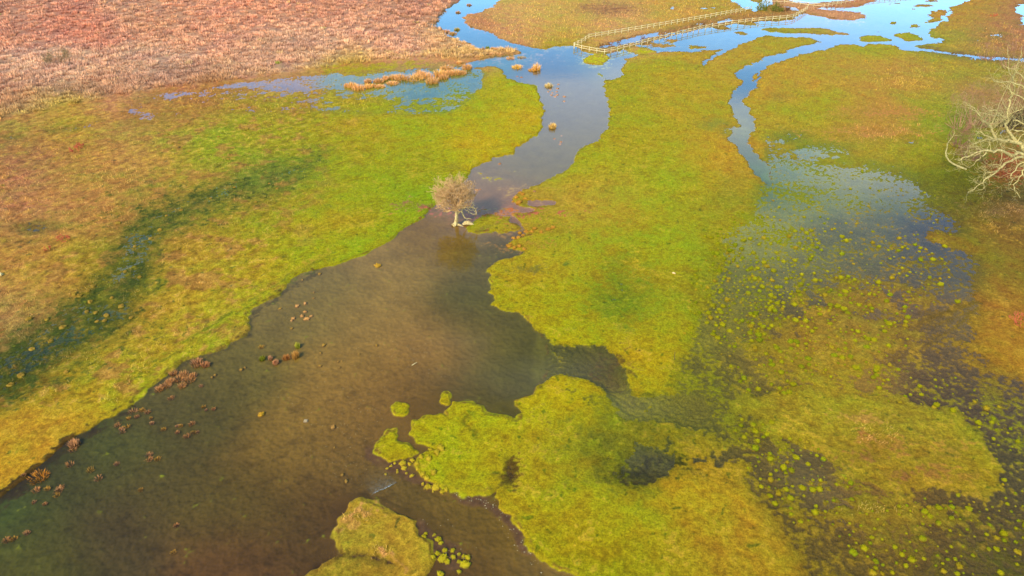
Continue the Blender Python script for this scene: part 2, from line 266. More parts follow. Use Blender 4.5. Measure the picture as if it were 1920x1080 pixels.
BEDC = [(100,900,70,72,42),(0,960,62,86,42),(60,1020,80,82,36),(200,1000,74,64,50),(300,900,84,76,50),(200,850,74,82,42),(400,950,90,80,44),(350,780,84,80,50),(450,700,104,97,58),(550,600,122,110,76),(600,550,125,112,78),(700,600,150,126,88),
(800,650,148,116,78),(650,700,146,120,74),(600,800,138,114,66),(700,800,132,104,64),(550,870,122,100,56),(500,950,92,78,42),(450,1030,98,70,50),(600,1010,80,62,42),(620,930,84,58,42),(750,500,148,126,88),(830,450,132,106,50),(900,500,98,92,65),
(900,620,105,94,58),(980,680,88,90,45),(900,740,84,80,38),(700,740,142,110,74),(680,830,104,76,55),(780,740,100,78,46),(850,960,115,98,38),(950,1000,115,95,38),(1000,1060,110,90,38),(890,930,90,74,44),(800,1000,88,68,52),(1060,670,76,76,32),
(1120,690,78,80,30),(1000,620,88,90,42),(905,570,84,86,50),(950,460,85,85,60),(800,840,100,82,36),(870,1060,92,70,48),(720,880,112,98,66),
(1000,200,92,84,62),(1080,300,100,92,58),(1000,320,105,95,60),(940,390,150,92,66),(900,360,110,92,66),(700,190,125,128,60),(800,170,85,112,70),(860,140,90,110,80),(500,190,150,112,66),(330,180,150,105,65),
(1400,80,110,110,70),(1600,60,120,105,75),(1200,110,95,95,60),(900,40,80,90,80),(1550,30,150,105,80),
(1400,180,80,88,55),(1400,280,62,88,55),(1440,330,75,105,50),(1500,370,105,118,48),(1600,350,108,116,55),(1700,350,95,100,65),(1600,450,98,98,56),(1750,480,84,80,62),(1400,450,122,128,26),(1450,520,102,104,40),(1550,560,95,88,48),
(1650,600,104,84,54),(1500,620,86,76,44),(1350,620,116,116,34),(1350,720,88,88,34),(1300,760,80,78,36),(1450,700,112,100,36),(1600,680,142,115,45),(1500,660,140,114,45),(1750,680,86,70,56),(1850,750,82,70,60),(1900,900,78,72,52),
(1800,980,90,76,44),(1650,960,122,96,42),(1500,950,86,76,40),(1550,1040,88,76,34),(1400,880,98,86,38),(1900,1050,84,74,44),(1850,640,110,94,36),(1225,870,52,68,22),(1180,900,70,48,22),(1260,890,66,50,26),(1230,845,66,84,22),(1140,830,92,98,30),(1220,780,140,142,26),
(560,325,85,112,55),(450,360,98,122,48),(330,410,80,100,38),(270,460,70,92,28),(220,540,72,88,30),(130,620,62,84,22),(60,660,56,72,22),(0,720,52,62,20),(1180,560,85,110,30),(1800,440,70,62,50),(65,425,70,70,40),(1380,240,120,125,70)]
R_land, R_bed = rbf(LANDC), rbf(BEDC, 55.0)
# reed (tall dead purple moor grass) field
reed_poly = [(-400,-100),(890,-100),(862,-2),(850,10),(830,23),(813,47),(827,57),(840,67),(857,77),(880,85),(900,92),(923,93),(960,92),(978,97),(960,103),(900,108),(870,112),(773,112),(707,115),(640,124),(567,134),(500,141),(433,153),(300,168),(233,178),(133,198),(67,212),(0,226),(-330,290),(-400,300)]
R_reed = Ras(poly_sdf(reed_poly))
R_reed2 = Ras(poly_sdf([(960,-60),(937,0),(907,22),(880,27),(867,33),(873,43),(923,63),(960,80),(990,85),(1023,88),(1075,80),(1104,68),(1200,45),(1380,20),(1390,-60)]))
R_rough = Ras(np.max([ell_sdf(30,600,50,45), ell_sdf(20,350,40,30), ell_sdf(215,405,50,25), ell_sdf(20,390,50,30), ell_sdf(215,340,60,20), ell_sdf(380,180,90,20)-4, ell_sdf(1700,150,70,20), ell_sdf(1660,250,60,14), ell_sdf(1880,90,50,40), ell_sdf(1640,820,40,25), ell_sdf(680,975,30,14), ell_sdf(720,1045,24,14), ell_sdf(1870,400,40,40), ell_sdf(690,193,40,10), ell_sdf(1560,28,50,12), ell_sdf(1650,965,60,14), ell_sdf(460,200,90,8), line_sdf([(1085,92,3),(1130,88,6),(1250,58,8),(1380,34,7),(1450,28,10),(1500,22,6)])], axis=0))
patches = []   # (raster sdf, soft, rgb, alpha) coloured vegetation patches
def PT(s, soft, rgb, a=1.0): patches.append((Ras(s), soft, lin(rgb), a))
PT(ell_sdf(1140,18,46,9), 5, (150,105,82), .85); PT(ell_sdf(355,137,40,9), 6, (150,105,88), .7); PT(ell_sdf(145,170,50,7), 6, (160,115,98), .6); PT(ell_sdf(560,88,34,9), 8, (165,115,98), .6)
PT(ell_sdf(270,155,30,6), 6, (160,115,98), .5); PT(ell_sdf(460,135,60,6), 5, (165,120,90), .4)
PT(line_sdf([(610,134,3),(660,131,5),(730,124,5),(800,118,3)]), 4, (175,165,25), .8); PT(line_sdf([(730,110,3),(900,98,5),(960,97,2)]), 5, (185,150,90), .5)
PT(ell_sdf(905,42,16,10), 6, (178,118,92), .7); PT(line_sdf([(1023,90,4),(1075,84,3)]), 3, (165,150,30), .7)
PT(line_sdf([(1130,88,4),(1240,64,7),(1380,35,7),(1480,26,8)]), 4, (160,110,80), .7)
PT(ell_sdf(1450,12,30,9), 6, (135,140,50), .5); PT(ell_sdf(1118,113,22,9), 4, (190,190,5), .9); PT(ell_sdf(1200,96,24,6), 4, (185,185,5), .8)
PT(line_sdf([(1440,0,6),(1510,12,5),(1560,26,10),(1610,32,8)]), 4, (205,150,120), .8)
PT(line_sdf([(1730,90,4),(1770,97,3),(1850,108,3),(1960,114,4)]), 3, (120,90,75), .7)
PT(ell_sdf(1890,315,36,28), 10, (160,70,55), .75); PT(ell_sdf(1860,235,50,22), 14, (150,110,90), .5); PT(ell_sdf(1880,395,46,10), 9, (140,105,75), .6)
PT(line_sdf([(1560,215,2),(1600,210,3),(1720,213,4)]), 8, (190,130,75), .5); PT(ell_sdf(1640,250,50,7), 7, (195,130,85), .6); PT(ell_sdf(1690,212,30,5), 6, (190,120,80), .5)
PT(ell_sdf(1650,835,40,15), 8, (165,115,60), .7); PT(ell_sdf(1620,853,26,8), 6, (140,90,58), .6); PT(ell_sdf(1700,895,16,9), 5, (140,85,62), .7); PT(ell_sdf(1673,888,14,7), 5, (145,95,62), .6); PT(ell_sdf(1753,880,20,8), 6, (160,110,60), .6); PT(ell_sdf(1815,890,28,8), 6, (165,120,55), .6); PT(ell_sdf(1785,845,22,9), 7, (175,130,60), .5); PT(ell_sdf(1625,785,30,8), 7, (185,135,75), .6)
PT(ell_sdf(690,965,22,8), 6, (200,140,95), .7); PT(ell_sdf(660,985,18,14), 6, (200,140,95), .5); PT(line_sdf([(715,1040,4),(750,1055,6),(765,1068,5)]), 5, (200,140,100), .7)
PT(line_sdf([(230,700,3),(330,650,3),(430,590,3),(620,480,2)]), 4, (150,158,20), .5); PT(line_sdf([(260,690,2),(400,600,2),(620,472,2)]), 3, (188,150,60), .4)
PT(line_sdf([(600,300,5),(560,320,9),(500,336,9),(430,358,13),(350,388,16),(300,415,20),(265,450,26),(245,500,30),(215,560,36),(150,605,34),(90,640,34),(30,690,34),(-60,740,40)]), 16, (70,82,28), .6)
PT(np.max([ell_sdf(180,600,80,38), ell_sdf(60,690,90,36), ell_sdf(255,520,40,40), ell_sdf(300,405,60,18), ell_sdf(400,372,60,12)], axis=0), 22, (66,80,28), .6)
for dx_, dy_ in ((0, 0), (9, 6)): PT(line_sdf([(225+dx_,716+dy_,1.3),(350+dx_,640+dy_,1.2),(430+dx_,590+dy_,1.1),(500+dx_,545+dy_,1),(620+dx_,478+dy_,.8)]), 1.6, (112,116,22), .8)
PT(line_sdf([(-60,985,12),(0,940,10),(83,876,10),(140,827,9),(187,797,6),(240,767,4)]), 5, (60,50,24), .85); PT(line_sdf([(290,724,3),(350,680,3),(417,656,2),(465,626,2),(470,600,2),(490,575,2),(540,540,2),(600,508,1.5)]), 3, (70,62,40), .6); PT(line_sdf([(1003,398,1),(880,436,1.5),(960,437,1.5)]), 2, (110,85,60), .5)
PT(line_sdf([(1100,800,2),(1130,850,14),(1150,900,10)]), 14, (78,82,22), .55); PT(ell_sdf(1165,825,95,70), 34, (112,112,30), .6); PT(ell_sdf(1215,880,58,35), 12, (62,62,20), .6)
PT(line_sdf([(885,775,4),(870,795,5),(895,815,6)]), 6, (100,110,15), .6); PT(ell_sdf(955,885,10,22), 7, (95,75,28), .8); PT(ell_sdf(940,898,16,5), 5, (95,75,28), .7)
PT(line_sdf([(955,905,5),(930,925,6)]), 5, (100,92,30), .6); PT(ell_sdf(1058,498,3,2), 4, (80,100,40), .7); PT(ell_sdf(995,507,20,4), 4, (90,100,50), .6)
PT(ell_sdf(1160,560,50,40), 22, (112,135,20), .6); PT(ell_sdf(1180,470,60,60), 30, (135,155,20), .4)
PT(np.max([ell_sdf(775,384,14,5), ell_sdf(785,388,20,3)], axis=0), 5, (150,100,85), .7)
PT(ell_sdf(940,400,48,5), 6, (185,105,80), .8); PT(ell_sdf(1000,430,40,7), 6, (165,125,50), .6); PT(ell_sdf(1000,362,26,7), 6, (180,145,60), .6); PT(ell_sdf(985,460,30,5), 5, (165,120,50), .6)
PT(ell_sdf(1440,680,60,50), 22, (150,130,45), .3); PT(ell_sdf(1145,690,30,25), 12, (90,68,28), .6); PT(ell_sdf(1180,740,50,12), 12, (95,95,28), .5)
PT(ell_sdf(1800,350,60,45), 18, (120,118,15), .5); PT(ell_sdf(870,105,60,5), 6, (195,150,95), .6); PT(ell_sdf(880,380,0.1,0.1), 1, (0,0,0), 0)
R_gravel = Ras(np.max([line_sdf([(850,928,4),(880,932,7),(930,950,9),(965,985,8),(1000,1040,8)]), line_sdf([(690,850,10),(740,870,9),(800,912,10)]), line_sdf([(740,972,8),(800,1000,14),(850,1050,20)])], axis=0))

def field(X, Y, fine=True):
    """height, albedo, masks of the marsh at world X,Y"""
    near = np.clip(Y/120.0, .62, 2.0)
    wx = 0.45*fbm(X, Y, 5.0, 2, 5)+(0.24*fbm(X, Y, 1.1, 2, 6) if fine else 0); wy = 0.45*fbm(X, Y, 5.0, 2, 8)+(0.24*fbm(X, Y, 1.1, 2, 9) if fine else 0)
    px, py = w2p(X+wx*.75*near, Y+wy*.75*near)
    sc = FOC/np.maximum(Y*math.cos(TH)+CH*math.sin(TH), 12)/1.6     # about px per metre across the ground
    n1 = fbm(X, Y, 9.0, 3, 1); n2 = fbm(X, Y, 2.2, 3, 2); n3 = fbm(X, Y, 0.55, 2, 3) if fine else 0*X; n4 = fbm(X, Y, 30.0, 3, 21)
    h = 0.20+0.028*n1+0.026*n2+0.020*n3
    wet = np.zeros(X.shape)
    for r, drop, soft, nw in marsh:
        m = sstep(r(px, py)+soft*.3*n2, -soft, soft); h = h-m*(drop-.022*n3); wet = np.maximum(wet, m*min(1, drop/.2))
    for r, rise, soft in dry:
        m = sstep(r(px, py)+soft*.3*n2, -soft, soft); h = h+m*rise; wet = wet*(1-.6*m)
    fl = np.minimum(R_flood(px, py), -R_fisl(px, py)+1.0)
    h = np.where(h > 0, h*.6, h)
    if fine: h = h+.05*sstep(fbm(X, Y, .8, 2, 77), .9, 1.3)*wet*sstep(h, -.09, -.02)
    wm = np.maximum.reduce([np.minimum(R_river(px, py), -R_isl(px, py)), R_str(px, py), fl, R_back(px, py)])
    e = wm/sc                                                       # metres inside the water's edge
    bw = np.clip(.55+.55*n1+.3*n2, .15, 1.6); bank = sstep(e, -0.3*bw-.05, .75*bw+.05)
    depth = -0.10-0.32*sstep(e, 0.2, 3.5)+0.03*n2+0.012*n3
    led = sstep(ledge(px, py), -12, 10)
    depth = depth*(1-.55*led)
    depth = np.minimum(depth, -.035)
    for r in shoal: depth = np.maximum(depth, -0.13+0.115*sstep(r(px, py), -4, 3)+0.03*n3+.02*n2)
    h = h*(1-bank)+np.minimum(depth, h)*bank
    # reed field stands on slightly higher, lumpy ground
    reed = sstep(R_reed(px, py), -2, 4); reed2 = sstep(R_reed2(px, py), -2, 5); rough = sstep(R_rough(px, py)+5*n2, -6, 10)
    lump = (0.5+0.5*np.clip(n2, -1, 1)); h = h+(1-bank)*(reed*(.10+.22*lump)+reed2*.08*lump+rough*(1-reed)*.05*lump*(1-wet))
    land = R_land(px, py); bed = R_bed(px, py)
    sub = sstep(h+0.004*n3, 0.028, -0.035)[..., None]
    # hue wander
    g = (n1*.4+n2*.45+n3*.2)
    gm = np.clip(g, 0, 1)[..., None]; om = np.clip(-g, 0, 1)[..., None]
    tone = np.stack([1-.22*gm[..., 0]+.12*om[..., 0], 1+.03*gm[..., 0]-.10*om[..., 0], 1-.25*gm[..., 0]+.2*om[..., 0]], -1); tone = 1+(tone-1)*(1-.75*reed[..., None])
    c = land*tone
    straw = sstep(n2*.6+n3*.5-n1*.3, .5, 1.1)*(1-reed)
    c = c*(1-.4*straw[..., None])+.4*straw[..., None]*lin((205,155,62))
    hq = sstep(500-px+(720-py)*.4, -60, 160)*(py < 760)*(1-reed); br = (sstep(fbm(X, Y, 4.5, 4, 91, .65), .15, 1.0)*hq*.65)[..., None]; c = c*(1-br)+br*lin((178, 124, 72)); nq = fbm(X, Y, 1.15, 3, 97, .6)*(hq*.8+.2)*(1-reed); c = c*np.clip(1+.24*nq, .4, 1.8)[..., None]; sq = (sstep(nq, .5, 1.3)*.45)[..., None]; c = c*(1-sq)+sq*lin((205, 160, 95)); gb = (sstep(fbm(X, Y, 6, 4, 95, .65), .4, 1.2)*(1-reed)*.3)[..., None]; c = c*(1-gb)+gb*c*np.array([.68, .9, .7])
    darksp = np.maximum(sstep(fbm(X, Y, .85, 2, 31), 1.1, 1.5)*.92, sstep(fbm(X, Y, 2.6, 3, 32), 1.1, 2.0)*.35)*(1-reed)*(1-.7*sstep(py, 1000, 1100))
    c = c*(1-darksp[..., None]*np.array([.62, .45, .3]))
    c = c*np.clip(1+.15*n3+.10*n2, .4, 1.8)[..., None]
    wetc = (wet*(1-.35*sstep(h, .05, .15)))[..., None]
    c = c*(1-.52*wetc)+.52*wetc*bed*np.array([1.15, 1.2, .8])
    b = np.array([1.13, 1.07, .70])*bed*(1+.30*wet[..., None])*(1+.06*n1+.09*n2+.03*n3)[..., None]
    streak = fbm(X*.5+Y*.34, Y*.85-X*.55, 1.1, 3, 14); b = b*(1-.24*sstep(streak, .3, 1.3)*sstep(py, 520, 760)*(px < 780))[..., None]
    gr = sstep(R_gravel(px, py)+5*n2, -5, 5)
    b = b*(1-gr[..., None])+gr[..., None]*(lin((104,78,58))*(1+.2*n3)[..., None])
    col = c*(1-sub)+b*sub
    mot = fbm(X, Y, 1.9, 4, 83, .65)
    for r, soft, rgb, a in patches:
        m = (sstep(r(px, py)+(soft*.9*n2+soft*1.3*n3), -soft, soft)*np.clip(a*(.9+.3*n2) if soft < 12 else a*(.75+.75*mot), 0, 1))[..., None]
        col = col*(1-m)+m*rgb*(1+.16*n3+.1*n1)[..., None]
    col = col*(1+reed[..., None]*np.array([-.03, .13, .44]))
    rd = np.clip(.2-.25*n2-.12*n3-.2*n1, 0, 1)*reed
    col = col*(1-rd[..., None]*np.array([.34, .36, .30]))
    rim = sstep(e, -.42, -.1)*(1-sstep(e, .0, .35))*np.clip(.25+.35*n3+.3*n2, 0, .8)
    col = col*(1-rim[..., None])+rim[..., None]*lin((104, 76, 36))
    col = np.clip(col, .0008, 1)*ALB
    return h, col, dict(reed=reed, reed2=reed2, rough=rough, wet=wet, water=bank, e=e, n2=n2)

# ------------------------------------------------------------------ materials
def mat(name):
    m = bpy.data.materials.new(name); m.use_nodes = True; t = m.node_tree; b = t.nodes['Principled BSDF']; return m, t, b
def ground_mat():
    m, t, b = mat('marsh_turf'); L = t.links.new
    at = N(t, 'ShaderNodeAttribute', attribute_name='tint'); tcn = N(t, 'ShaderNodeTexCoord')
    n1 = N(t, 'ShaderNodeTexNoise'); n1.inputs['Scale'].default_value = 5.5; n1.inputs['Detail'].default_value = 5; n1.inputs['Roughness'].default_value = .7
    n2 = N(t, 'ShaderNodeTexNoise'); n2.inputs['Scale'].default_value = 22; n2.inputs['Detail'].default_value = 4
    r1 = N(t, 'ShaderNodeMapRange'); r1.inputs['From Min'].default_value = .3; r1.inputs['From Max'].default_value = .7; r1.inputs['To Min'].default_value = .55; r1.inputs['To Max'].default_value = 1.45
    r2 = N(t, 'ShaderNodeMapRange'); r2.inputs['From Min'].default_value = .3; r2.inputs['From Max'].default_value = .7; r2.inputs['To Min'].default_value = .8; r2.inputs['To Max'].default_value = 1.2
    mu = N(t, 'ShaderNodeMath', operation='MULTIPLY'); vm = N(t, 'ShaderNodeVectorMath', operation='SCALE')
    L(tcn.outputs['Object'], n1.inputs['Vector']); L(tcn.outputs['Object'], n2.inputs['Vector'])
    L(n1.outputs['Fac'], r1.inputs['Value']); L(n2.outputs['Fac'], r2.inputs['Value']); L(r1.outputs[0], mu.inputs[0]); L(r2.outputs[0], mu.inputs[1])
    mxf = N(t, 'ShaderNodeMix', data_type='FLOAT'); mxf.inputs[2].default_value = 1.0; L(at.outputs['Alpha'], mxf.inputs[0]); L(mu.outputs[0], mxf.inputs[3]); L(at.outputs['Color'], vm.inputs[0]); L(mxf.outputs[0], vm.inputs['Scale']); L(vm.outputs[0], b.inputs['Base Color'])
    bu = N(t, 'ShaderNodeBump'); bu.inputs['Strength'].default_value = .6; bu.inputs['Distance'].default_value = .06
    L(mxf.outputs[0], bu.inputs['Height']); L(bu.outputs[0], b.inputs['Normal'])
    b.inputs['Roughness'].default_value = .95; b.inputs['Specular IOR Level'].default_value = .1
    return m
def tint_mat(name, rough=.9, spec=.15, gain=1.0):
    m, t, b = mat(name); at = N(t, 'ShaderNodeAttribute', attribute_name='tint')
    oi = N(t, 'ShaderNodeObjectInfo'); r = N(t, 'ShaderNodeMapRange'); r.inputs['To Min'].default_value = .88*gain; r.inputs['To Max'].default_value = 1.12*gain
    vm = N(t, 'ShaderNodeVectorMath', operation='SCALE'); t.links.new(oi.outputs['Random'], r.inputs['Value']); t.links.new(r.outputs[0], vm.inputs['Scale'])
    t.links.new(at.outputs['Color'], vm.inputs[0]); t.links.new(vm.outputs[0], b.inputs['Base Color'])
    b.inputs['Roughness'].default_value = rough; b.inputs['Specular IOR Level'].default_value = spec
    return m
def plain_mat(name, rgb, rough=.85, nscale=8, amt=.3, bump=.3, rgb2=None):
    m, t, b = mat(name); tcn = N(t, 'ShaderNodeTexCoord'); n = N(t, 'ShaderNodeTexNoise'); n.inputs['Scale'].default_value = nscale; n.inputs['Detail'].default_value = 5
    cr = N(t, 'ShaderNodeValToRGB'); c = lin(rgb)*ALB; c2 = (lin(rgb2)*ALB) if rgb2 is not None else c*(1+amt)
    cr.color_ramp.elements[0].color = (*(c*(1-amt)), 1); cr.color_ramp.elements[1].color = (*c2, 1); cr.color_ramp.elements[0].position = .35; cr.color_ramp.elements[1].position = .65
    t.links.new(tcn.outputs['Object'], n.inputs['Vector']); t.links.new(n.outputs['Fac'], cr.inputs[0]); t.links.new(cr.outputs[0], b.inputs['Base Color'])
    bu = N(t, 'ShaderNodeBump'); bu.inputs['Strength'].default_value = bump; bu.inputs['Distance'].default_value = .02
    t.links.new(n.outputs['Fac'], bu.inputs['Height']); t.links.new(bu.outputs[0], b.inputs['Normal']); b.inputs['Roughness'].default_value = rough; b.inputs['Specular IOR Level'].default_value = .2
    return m
def water_mat():
    m = bpy.data.materials.new('water_surface'); m.use_nodes = True; t = m.node_tree; t.nodes.clear(); L = t.links.new
    o = N(t, 'ShaderNodeOutputMaterial'); mixr = N(t, 'ShaderNodeMixShader'); mixm = N(t, 'ShaderNodeMixShader')
    tr = N(t, 'ShaderNodeBsdfTransparent'); tr.inputs[0].default_value = (.97, .97, .95, 1)
    df = N(t, 'ShaderNodeBsdfDiffuse'); df.inputs[0].default_value = (*(lin((135,112,72))*ALB), 1)
    gl = N(t, 'ShaderNodeBsdfGlossy'); gl.inputs['Roughness'].default_value = .06; gl.inputs['Color'].default_value = (1, 1, 1, 1)
    lw = N(t, 'ShaderNodeLayerWeight'); lw.inputs['Blend'].default_value = .5
    pw = N(t, 'ShaderNodeMath', operation='POWER'); pw.inputs[1].default_value = 5
    fr = N(t, 'ShaderNodeMath', operation='MULTIPLY_ADD'); fr.inputs[1].default_value = .98; fr.inputs[2].default_value = .02
    L(lw.outputs['Facing'], pw.inputs[0]); L(pw.outputs[0], fr.inputs[0])
    at = N(t, 'ShaderNodeAttribute', attribute_name='tint')
    sp = N(t, 'ShaderNodeSeparateColor')
    L(at.outputs['Color'], sp.inputs[0]); L(sp.outputs[0], mixm.inputs['Fac']); L(tr.outputs[0], mixm.inputs[1]); L(df.outputs[0], mixm.inputs[2])
    tcn = N(t, 'ShaderNodeTexCoord')
    mp = N(t, 'ShaderNodeMapping'); mp.inputs['Scale'].default_value = (1, .55, 1); mp.inputs['Rotation'].default_value = (0, 0, .5)
    n1 = N(t, 'ShaderNodeTexNoise'); n1.inputs['Scale'].default_value = .4; n1.inputs['Detail'].default_value = 7; n1.inputs['Roughness'].default_value = .62; n1.inputs['Distortion'].default_value = 1.2
    n0 = N(t, 'ShaderNodeTexNoise'); n0.inputs['Scale'].default_value = .13; n0.inputs['Detail'].default_value = 3
    rr = N(t, 'ShaderNodeMapRange'); rr.inputs['From Min'].default_value = .35; rr.inputs['From Max'].default_value = .65; rr.inputs['To Min'].default_value = .25; rr.inputs['To Max'].default_value = 1.0
    ml = N(t, 'ShaderNodeMath', operation='MULTIPLY')
    L(tcn.outputs['Object'], mp.inputs[0]); L(mp.outputs[0], n1.inputs['Vector']); L(tcn.outputs['Object'], n0.inputs['Vector']); L(n0.outputs['Fac'], rr.inputs['Value'])
    L(n1.outputs['Fac'], ml.inputs[0]); L(rr.outputs[0], ml.inputs[1])
    bu = N(t, 'ShaderNodeBump'); bu.inputs['Strength'].default_value = .08; bu.inputs['Distance'].default_value = .08; L(ml.outputs[0], bu.inputs['Height'])
    L(bu.outputs[0], gl.inputs['Normal']); L(bu.outputs[0], lw.inputs['Normal'])
    L(fr.outputs[0], mixr.inputs['Fac']); L(mixm.outputs[0], mixr.inputs[1]); L(gl.outputs[0], mixr.inputs[2]); L(mixr.outputs[0], o.inputs['Surface'])
    return m
M_ground = ground_mat(); M_water = water_mat(); M_veg = tint_mat('dry_grass_blades', gain=1.5); M_turfb = tint_mat('turf_blades', gain=1.1); M_moss = tint_mat('moss', .95, .05)
M_bark = plain_mat('pale_bark', (185,165,130), .8, 6, .3, .6, (225,208,170)); M_lichen = plain_mat('lichen_bark', (185,174,132), .85, 5, .3, .6, (222,212,170))
M_twig = plain_mat('winter_twigs', (222,182,145), .9, 3, .14, 0, (238,202,165)); M_birch = plain_mat('birch_twigs', (165,125,118), .9, 3, .2, 0)
M_fence = plain_mat('weathered_cream_paint', (240,225,200), .7, 4, .12, .2, (250,238,215)); M_stonew = plain_mat('pale_rock', (235,220,185), .8, 5, .25, .6, (250,240,215))
M_darkbark = plain_mat('dark_bark', (95,80,70), .9, 6, .3, .5); M_foam = plain_mat('foam', (205,200,185), .6, 5, .1, 0)

# ------------------------------------------------------------------ ground sheet
def build_ground():
    py = np.concatenate([np.linspace(1235, 1000, 150, endpoint=False), np.linspace(1000, 0, 800, endpoint=False), np.linspace(0, -70, 60, endpoint=False)])
    _, Yr = p2w(0*py, py)
    Yr = np.concatenate([[-4000, -800, -200, -60, -20, 0, 8, 14, 18], Yr, [360, 400, 470, 600, 900, 1500, 3000, 6000, 9000]])
    zc = np.maximum(Yr, 16)*math.cos(TH)+CH*math.sin(TH); half = 960/FOC*zc
    c0 = np.linspace(-1.12, 1.12, 1260); ext = np.concatenate([1.12+np.linspace(.006, .75, 110), [1.95, 2.1, 2.4, 3, 4, 6, 12, 30, 80, 180]])
    c = np.concatenate([-ext[::-1], c0, ext])
    X = half[:, None]*c[None, :]; Y = np.repeat(Yr[:, None], len(c), 1)
    h, col, mk = field(X, Y)
    nr, nc = X.shape; idx = np.arange(nr*nc).reshape(nr, nc)
    F = np.stack([idx[:-1, :-1], idx[:-1, 1:], idx[1:, 1:], idx[1:, :-1]], -1).reshape(-1, 4)
    me = np_mesh('ground', np.stack([X, Y, h], -1).reshape(-1, 3), F, M_ground, np.concatenate([col, (1-.75*mk['water'])[..., None]], -1).reshape(-1, 4))
    tag(mesh_obj('ground', me), kind='structure')
build_ground()
def build_water():
    py = np.concatenate([np.linspace(1235, -60, 420)]); _, Yr = p2w(0*py, py)
    Yr = np.concatenate([[-3900, -200, -20, 8], Yr, [400, 900, 3000, 8900]]); zc = np.maximum(Yr, 16)*math.cos(TH)+CH*math.sin(TH); half = 960/FOC*zc
    c = np.concatenate([[-150, -10, -2], np.linspace(-1.12, 1.12, 560), [2, 10, 150]])
    X = half[:, None]*c[None, :]; Y = np.repeat(Yr[:, None], len(c), 1)
    h, col, mk = field(X, Y, False)
    d = np.clip(-h, 0, 1); murk = 1-np.exp(-d*0.45)
    px, _p = w2p(X, Y); nr, nc = X.shape; idx = np.arange(nr*nc).reshape(nr, nc)
    F = np.stack([idx[:-1, :-1], idx[:-1, 1:], idx[1:, 1:], idx[1:, :-1]], -1).reshape(-1, 4)
    me = np_mesh('water', np.stack([X, Y, 0*X], -1).reshape(-1, 3), F, M_water, np.repeat(murk.reshape(-1, 1), 3, 1))
    tag(mesh_obj('water', me), kind='structure')
build_water()

# ------------------------------------------------------------------ blades
def blades(bx, by, bz, hgt, wid, lean, col, tipcol, ang=None, droop=.0):
    """triangles: base points, one triangle each. returns co, faces, colours"""
    n = len(bx); a = RNG.uniform(0, 2*np.pi, n); la = RNG.uniform(0, 2*np.pi, n) if ang is None else ang
    dx, dy = np.cos(a)*wid/2, np.sin(a)*wid/2
    co = np.empty((n, 3, 3)); co[:, 0] = np.stack([bx-dx, by-dy, bz], -1); co[:, 1] = np.stack([bx+dx, by+dy, bz], -1)
    co[:, 2] = np.stack([bx+np.cos(la)*lean, by+np.sin(la)*lean, bz+hgt], -1)
    cl = np.empty((n, 3, 3)); cl[:, 0] = col; cl[:, 1] = col; cl[:, 2] = tipcol
    return co.reshape(-1, 3), np.arange(3*n).reshape(n, 3), cl.reshape(-1, 3)
def blade_obj(name, *a, m=None, **k):
    co, F, cl = blades(*a, **k); return mesh_obj(name, np_mesh(name, co, F, m or M_veg, cl, False))
def scatter(n, x0=-260, x1=2180, y0=-45, y1=1200):
    px = RNG.uniform(x0, x1, n); py = RNG.uniform(y0, y1, n); return p2w(px, py)
# short turf
X, Y = scatter(290000); h, col, mk = field(X, Y); ok = (h > -.085) & (mk['reed'] < .5) & ((h > .0) | (RNG.uniform(0, 1, len(X)) < .55*mk['wet']))
X, Y, h, col = X[ok], Y[ok], h[ok], col[ok]; near = np.clip(Y/70, .7, 2.4); h = np.maximum(h, -.03); k = RNG.uniform(.6, 1.55, len(X))[:, None]; warm = RNG.uniform(0, 1, len(X))[:, None]**3
o = blade_obj('grass', X, Y, h-.02, RNG.uniform(.05, .16, len(X))*near, .055*near, RNG.uniform(0, .14, len(X)), col*k*.9, np.clip(col*k*1.08+warm*.10*lin((210,165,50)), 0, 1), m=M_turfb)
tag(o, kind='stuff')
# rough tussocky pale grass patches
X, Y = scatter(600000); h, col, mk = field(X, Y); qx, qy = w2p(X, Y); hum = sstep(fbm(X, Y, 3.0, 3, 71), .1, .9)*sstep(500-qx+(720-qy)*.4, -60, 160)*(qy < 760)*sstep(qy, 225, 260)*.30; p = np.maximum(np.maximum(mk['rough']*.5, mk['reed2']*.55), hum)*(1-mk['reed']); ok = (h > -.02) & (RNG.uniform(0, 1, len(X)) < p) & ((mk['n2'] > -.6) | (hum > .1)) & (mk['water'] < .5)
X, Y, h, col = X[ok], Y[ok], h[ok], col[ok]; near = np.clip(Y/90, .7, 2.); k = RNG.uniform(.7, 1.45, len(X))[:, None]; col = col*.75+.25*lin((205,160,105))*ALB
o = blade_obj('rough_grass', X, Y, h-.02, RNG.uniform(.15, .42, len(X))*near**.5, .07*near, RNG.uniform(.02, .3, len(X)), col*k*.85, np.clip(col*k*1.1+.03, 0, 1))
tag(o, kind='stuff')
# tall dead reed grass: clumps
X, Y = scatter(17000, -330, 1000, -58, 300); h, col, mk = field(X, Y); ok = (mk['reed'] > .5) & (h > -.05); X, Y, h, col = X[ok], Y[ok], h[ok], col[ok]
nb = 30; n = len(X); rad = RNG.uniform(.45, 1.15, n); T = RNG.uniform(.45, 1.05, n)*(.8+.4*sstep(fbm(X, Y, 12, 2, 41), -.6, .8)); tone = RNG.uniform(.7, 1.28, n)
rep = lambda a: np.repeat(a, nb)
aa = RNG.uniform(0, 2*np.pi, n*nb); rr = np.sqrt(RNG.uniform(0, 1, n*nb))*rep(rad)
bx = rep(X)+np.cos(aa)*rr; by = rep(Y)+np.sin(aa)*rr; hh = rep(T)*RNG.uniform(.55, 1.1, n*nb)*(1-.35*(rr/rep(rad))**2)
cc = np.repeat(col, nb, 0)*(rep(tone)*RNG.uniform(.8, 1.2, n*nb))[:, None]; pink = np.repeat(RNG.uniform(0, 1, n), nb)[:, None]
